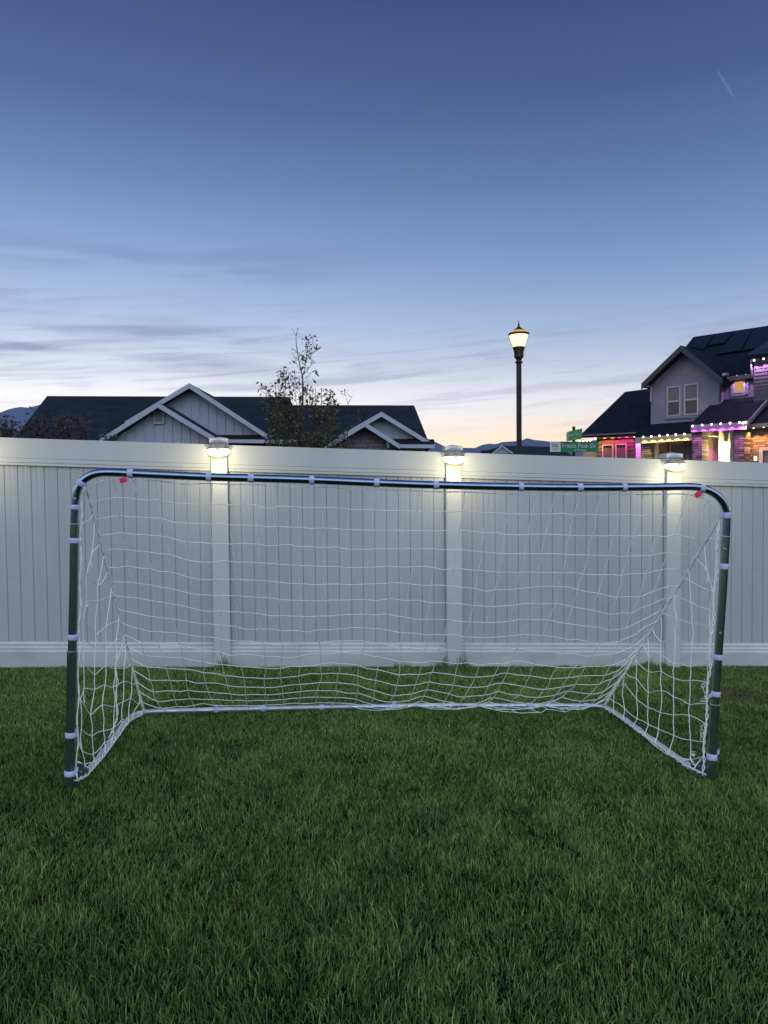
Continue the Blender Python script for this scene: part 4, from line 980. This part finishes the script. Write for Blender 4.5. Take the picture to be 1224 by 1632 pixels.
# ------------------------------------------------------------------ young trees and shrubs
BARK = mat('bark_grey_brown', (.05, .042, .036), .9, var=.25, vscale=20)
def leafmat(name, a, b_):
    m = bpy.data.materials.new(name); m.use_nodes = True; t = m.node_tree; b = t.nodes['Principled BSDF']; b.inputs['Roughness'].default_value = .55
    at = t.nodes.new('ShaderNodeAttribute'); at.attribute_name = 'tint'
    cr_ = t.nodes.new('ShaderNodeValToRGB'); cr_.color_ramp.elements[0].color = (*a, 1); cr_.color_ramp.elements[1].color = (*b_, 1)
    t.links.new(at.outputs['Fac'], cr_.inputs[0]); t.links.new(cr_.outputs[0], b.inputs['Base Color']); return m
LEAFG = leafmat('leaf_olive', (.030, .042, .016), (.16, .15, .035)); LEAFP = leafmat('leaf_plum', (.030, .018, .022), (.085, .05, .04))
def leaves(name, P_, size, mt, parent, droop=.6):
    n = len(P_); P_ = np.array(P_); a = rng.random(n)*2*np.pi; el = -droop+rng.normal(0, .35, n)
    d = np.stack([np.cos(a)*np.cos(el), np.sin(a)*np.cos(el), np.sin(el)], 1); s = np.cross(d, rng.normal(0, 1, (n, 3))); s /= np.linalg.norm(s, axis=1)[:, None]
    L_ = size*(.65+.7*rng.random(n)); nn = np.cross(d, s)
    V_ = np.zeros((n, 5, 3)); V_[:, 0] = P_; V_[:, 1] = P_+d*(L_*.45)[:, None]+s*(L_*.27)[:, None]+nn*(L_*.08)[:, None]; V_[:, 2] = P_+d*L_[:, None]-nn*(L_*.12)[:, None]
    V_[:, 3] = P_+d*(L_*.45)[:, None]-s*(L_*.27)[:, None]+nn*(L_*.08)[:, None]; V_[:, 4] = P_+d*(L_*.5)[:, None]
    V_ -= np.array(parent.location)
    me_ = bpy.data.meshes.new(name); fs = []
    for k in range(n): b0 = k*5; fs += [(b0, b0+1, b0+4), (b0+1, b0+2, b0+4), (b0+2, b0+3, b0+4), (b0+3, b0, b0+4)]
    me_.from_pydata(V_.reshape(-1, 3).tolist(), [], fs); c_ = me_.color_attributes.new('tint', 'FLOAT_COLOR', 'POINT')
    tv = np.clip(rng.beta(1.3, 3.2, n), 0, 1); cc_ = np.ones((n, 5, 4), np.float32); cc_[:, :, :3] = tv[:, None, None]; c_.data.foreach_set('color', cc_.ravel())
    me_.materials.append(mt); o = bpy.data.objects.new(name, me_); col.objects.link(o); o.parent = parent; return o
def tree(name, Y, stems, loc_px, label, cat, leafm, lsize, twigs, group=None, topclear=0):
    base_ = atY(loc_px, 760, Y); base_[2] = gz(base_[0], 9); r_ = empty(name, base_, label, cat, group)
    wood = MB(); LP = []
    for pts, r0, ld in stems:
        yo = rng.normal(0, .12); P_ = [base_+np.array([rng.normal(0, .02), 0, 0])] if r0 > .008 else []
        P_ += [atY(x, y, Y+yo*(1 if i else .3)) for i, (x, y) in enumerate(pts)]
        C_p = cr(P_, 3) if len(P_) > 2 else P_
        wood.tube(C_p, list(np.linspace(r0, .0025, len(C_p))), 6)
        for k in range(int(ld)):    # side twigs with a few leaves each
            t_ = rng.random()**.8; i = min(int((1-t_*.75)*(len(C_p)-1)), len(C_p)-1); p = C_p[i]
            a = rng.random()*2*math.pi; ln = rng.uniform(.05, .15); q = p+np.array([math.cos(a)*ln, math.sin(a)*ln, ln*rng.uniform(.2, 1.1)])
            wood.tube([p, (p+q)/2+np.array([0, 0, -.01]), q], [.004, .003, .0015], 4)
            for _ in range(rng.integers(3, 8)): LP.append(q+rng.normal(0, .028, 3)-np.array([0, 0, .01]))
    for (x0, x1, y0, y1, n, nl) in twigs:      # leafy shoots filling a region of the crown
        for _ in range(n):
            x, y = rng.uniform(x0, x1), rng.uniform(y0, y1); yy = Y+rng.normal(0, .28); q = atY(x, y, yy); p = atY(x+(loc_px-x)*.25+rng.normal(0, 3), y+rng.uniform(10, 34), Y+(yy-Y)*.6)
            wood.tube([p, (p+q)/2+rng.normal(0, .01, 3), q], [.005, .0035, .0015], 4)
            for k in range(nl):
                t_ = rng.uniform(.25, 1.0); LP.append(p*(1-t_)+q*t_+rng.normal(0, .025, 3))
    wood.build('trunk', BARK, r_, smooth=True)
    if LP: leaves('crown', LP, lsize, leafm, r_)
    return r_
tree('young_tree', 12.0, [
    ([(483, 735), (482.5, 660), (482.5, 620), (482, 600), (479, 588), (475.5, 570), (472.5, 550), (472, 535), (476, 521)], .020, 6),
    ([(472, 535), (469, 530), (465.5, 523.5)], .004, 0), ([(473, 533), (474, 527), (474.5, 522)], .003, 0),
    ([(482, 600), (485.5, 588), (487.5, 572), (490, 556), (492, 545), (495, 537)], .007, 9),
    ([(487, 575), (493, 568), (499, 563), (503, 560)], .004, 5), ([(484, 597), (490, 590), (497, 580), (501, 574)], .004, 3), ([(486, 604), (494, 596), (500, 590)], .004, 2),
    ([(481, 594), (474, 583), (470, 572), (466, 562)], .004, 2), ([(499, 563), (503, 556), (506, 551)], .003, 0),
    ([(455, 735), (454.5, 680), (454, 650), (454, 630), (455, 610), (457, 592), (460, 586)], .014, 14), ([(454, 640), (450, 610), (448, 598), (447, 590)], .005, 1),
    ([(463, 735), (464, 660), (462, 630), (460, 605), (461, 596)], .008, 8), ([(430, 735), (431, 660), (429, 640), (427, 625), (420, 620), (411, 621)], .008, 7),
    ([(482, 640), (477, 622), (471, 608), (470, 603)], .005, 7), ([(505, 735), (503, 660), (502, 640), (503, 625), (502, 616)], .008, 4),
    ([(512, 735), (513, 660), (512, 640), (512, 628), (513, 619)], .010, 12), ([(520, 735), (526, 670), (527, 650), (527, 640), (534, 641)], .008, 7), ([(445, 735), (443, 660), (440, 625), (437, 606)], .008, 9)],
    483, 'leafy young multi-stemmed tree with bare top shoots, in front of the dark roof', 'tree', LEAFG, .058,
    [(420, 545, 645, 716, 155, 7), (412, 460, 618, 660, 26, 5), (440, 500, 600, 655, 34, 5), (496, 538, 622, 665, 26, 5), (540, 572, 668, 712, 18, 4), (418, 560, 690, 730, 90, 7)])
tree('sapling', 12.5, [([(553, 735), (554, 690), (554.5, 660), (554.5, 644), (552, 635), (550.5, 629)], .009, 1), ([(554.5, 645), (558, 637), (562, 630)], .004, 0), ([(556, 640), (559.5, 634), (559, 632)], .003, 1), ([(554, 690), (562, 672), (561, 668)], .003, 4)],
    554, 'thin nearly bare sapling to the right of the leafy young tree', 'tree', LEAFG, .045, [])
for (cx, tp, wd, n, lab, sd) in ((4, 664, 16, 34, 'dark plum-leaved shrub at the left edge, in front of the blue hill', 1), (17, 668, 16, 26, 'dark shrub between the left edge shrub and the roof corner', 2), (48, 666, 16, 22, 'low plum shrub in front of the left roof corner', 3),
                                 (66, 654, 10, 18, 'slim plum shoot left of the broad plum shrub, before the roof', 4), (102, 652, 20, 62, 'broad plum-brown shrub standing before the left roof', 5), (130, 657, 8, 24, 'slim upright plum shrub at the right of the row before the roof', 6)):
    st = [([(cx+random.uniform(-2, 2), 730), (cx+random.uniform(-3, 3), 700), (cx+random.uniform(-wd*.4, wd*.4), (tp+700)/2), (cx+random.uniform(-wd*.4, wd*.4), tp+random.uniform(0, 8))], .009, 8) for _ in range(3)]
    tree('plum_shrub', 9.5+sd*.12, st, cx, lab, 'shrub', LEAFP, .045, [(cx-wd*.6, cx+wd*.6, tp+6, 712, n, 5), (cx-wd, cx+wd, 686, 720, n//2, 5)], 'plum shrubs beyond the fence')
tree('green_shrub', 8.5, [([(176, 730), (177, 705), (176, 693)], .008, 5), ([(180, 730), (178, 704), (184, 694)], .006, 5), ([(170, 730), (170, 708), (168, 692)], .006, 5)], 176,
     'small leafy sprig peeping over the fence below the left gable foot', 'shrub', LEAFG, .045, [(164, 187, 692, 706, 12, 4)])
# ------------------------------------------------------------------ evening air
HZ = bpy.data.materials.new('evening_air'); HZ.use_nodes = True; t = HZ.node_tree; t.nodes.clear()
pv = t.nodes.new('ShaderNodeVolumePrincipled'); pv.inputs['Color'].default_value = (.80, .88, 1.0, 1); pv.inputs['Density'].default_value = .00005
mo = t.nodes.new('ShaderNodeOutputMaterial'); t.links.new(pv.outputs[0], mo.inputs['Volume'])
m = MB(); m.box((-6200, -3100, -3.2), (6200, 6150, 480)); tag(m.build('haze', HZ), kind='stuff')
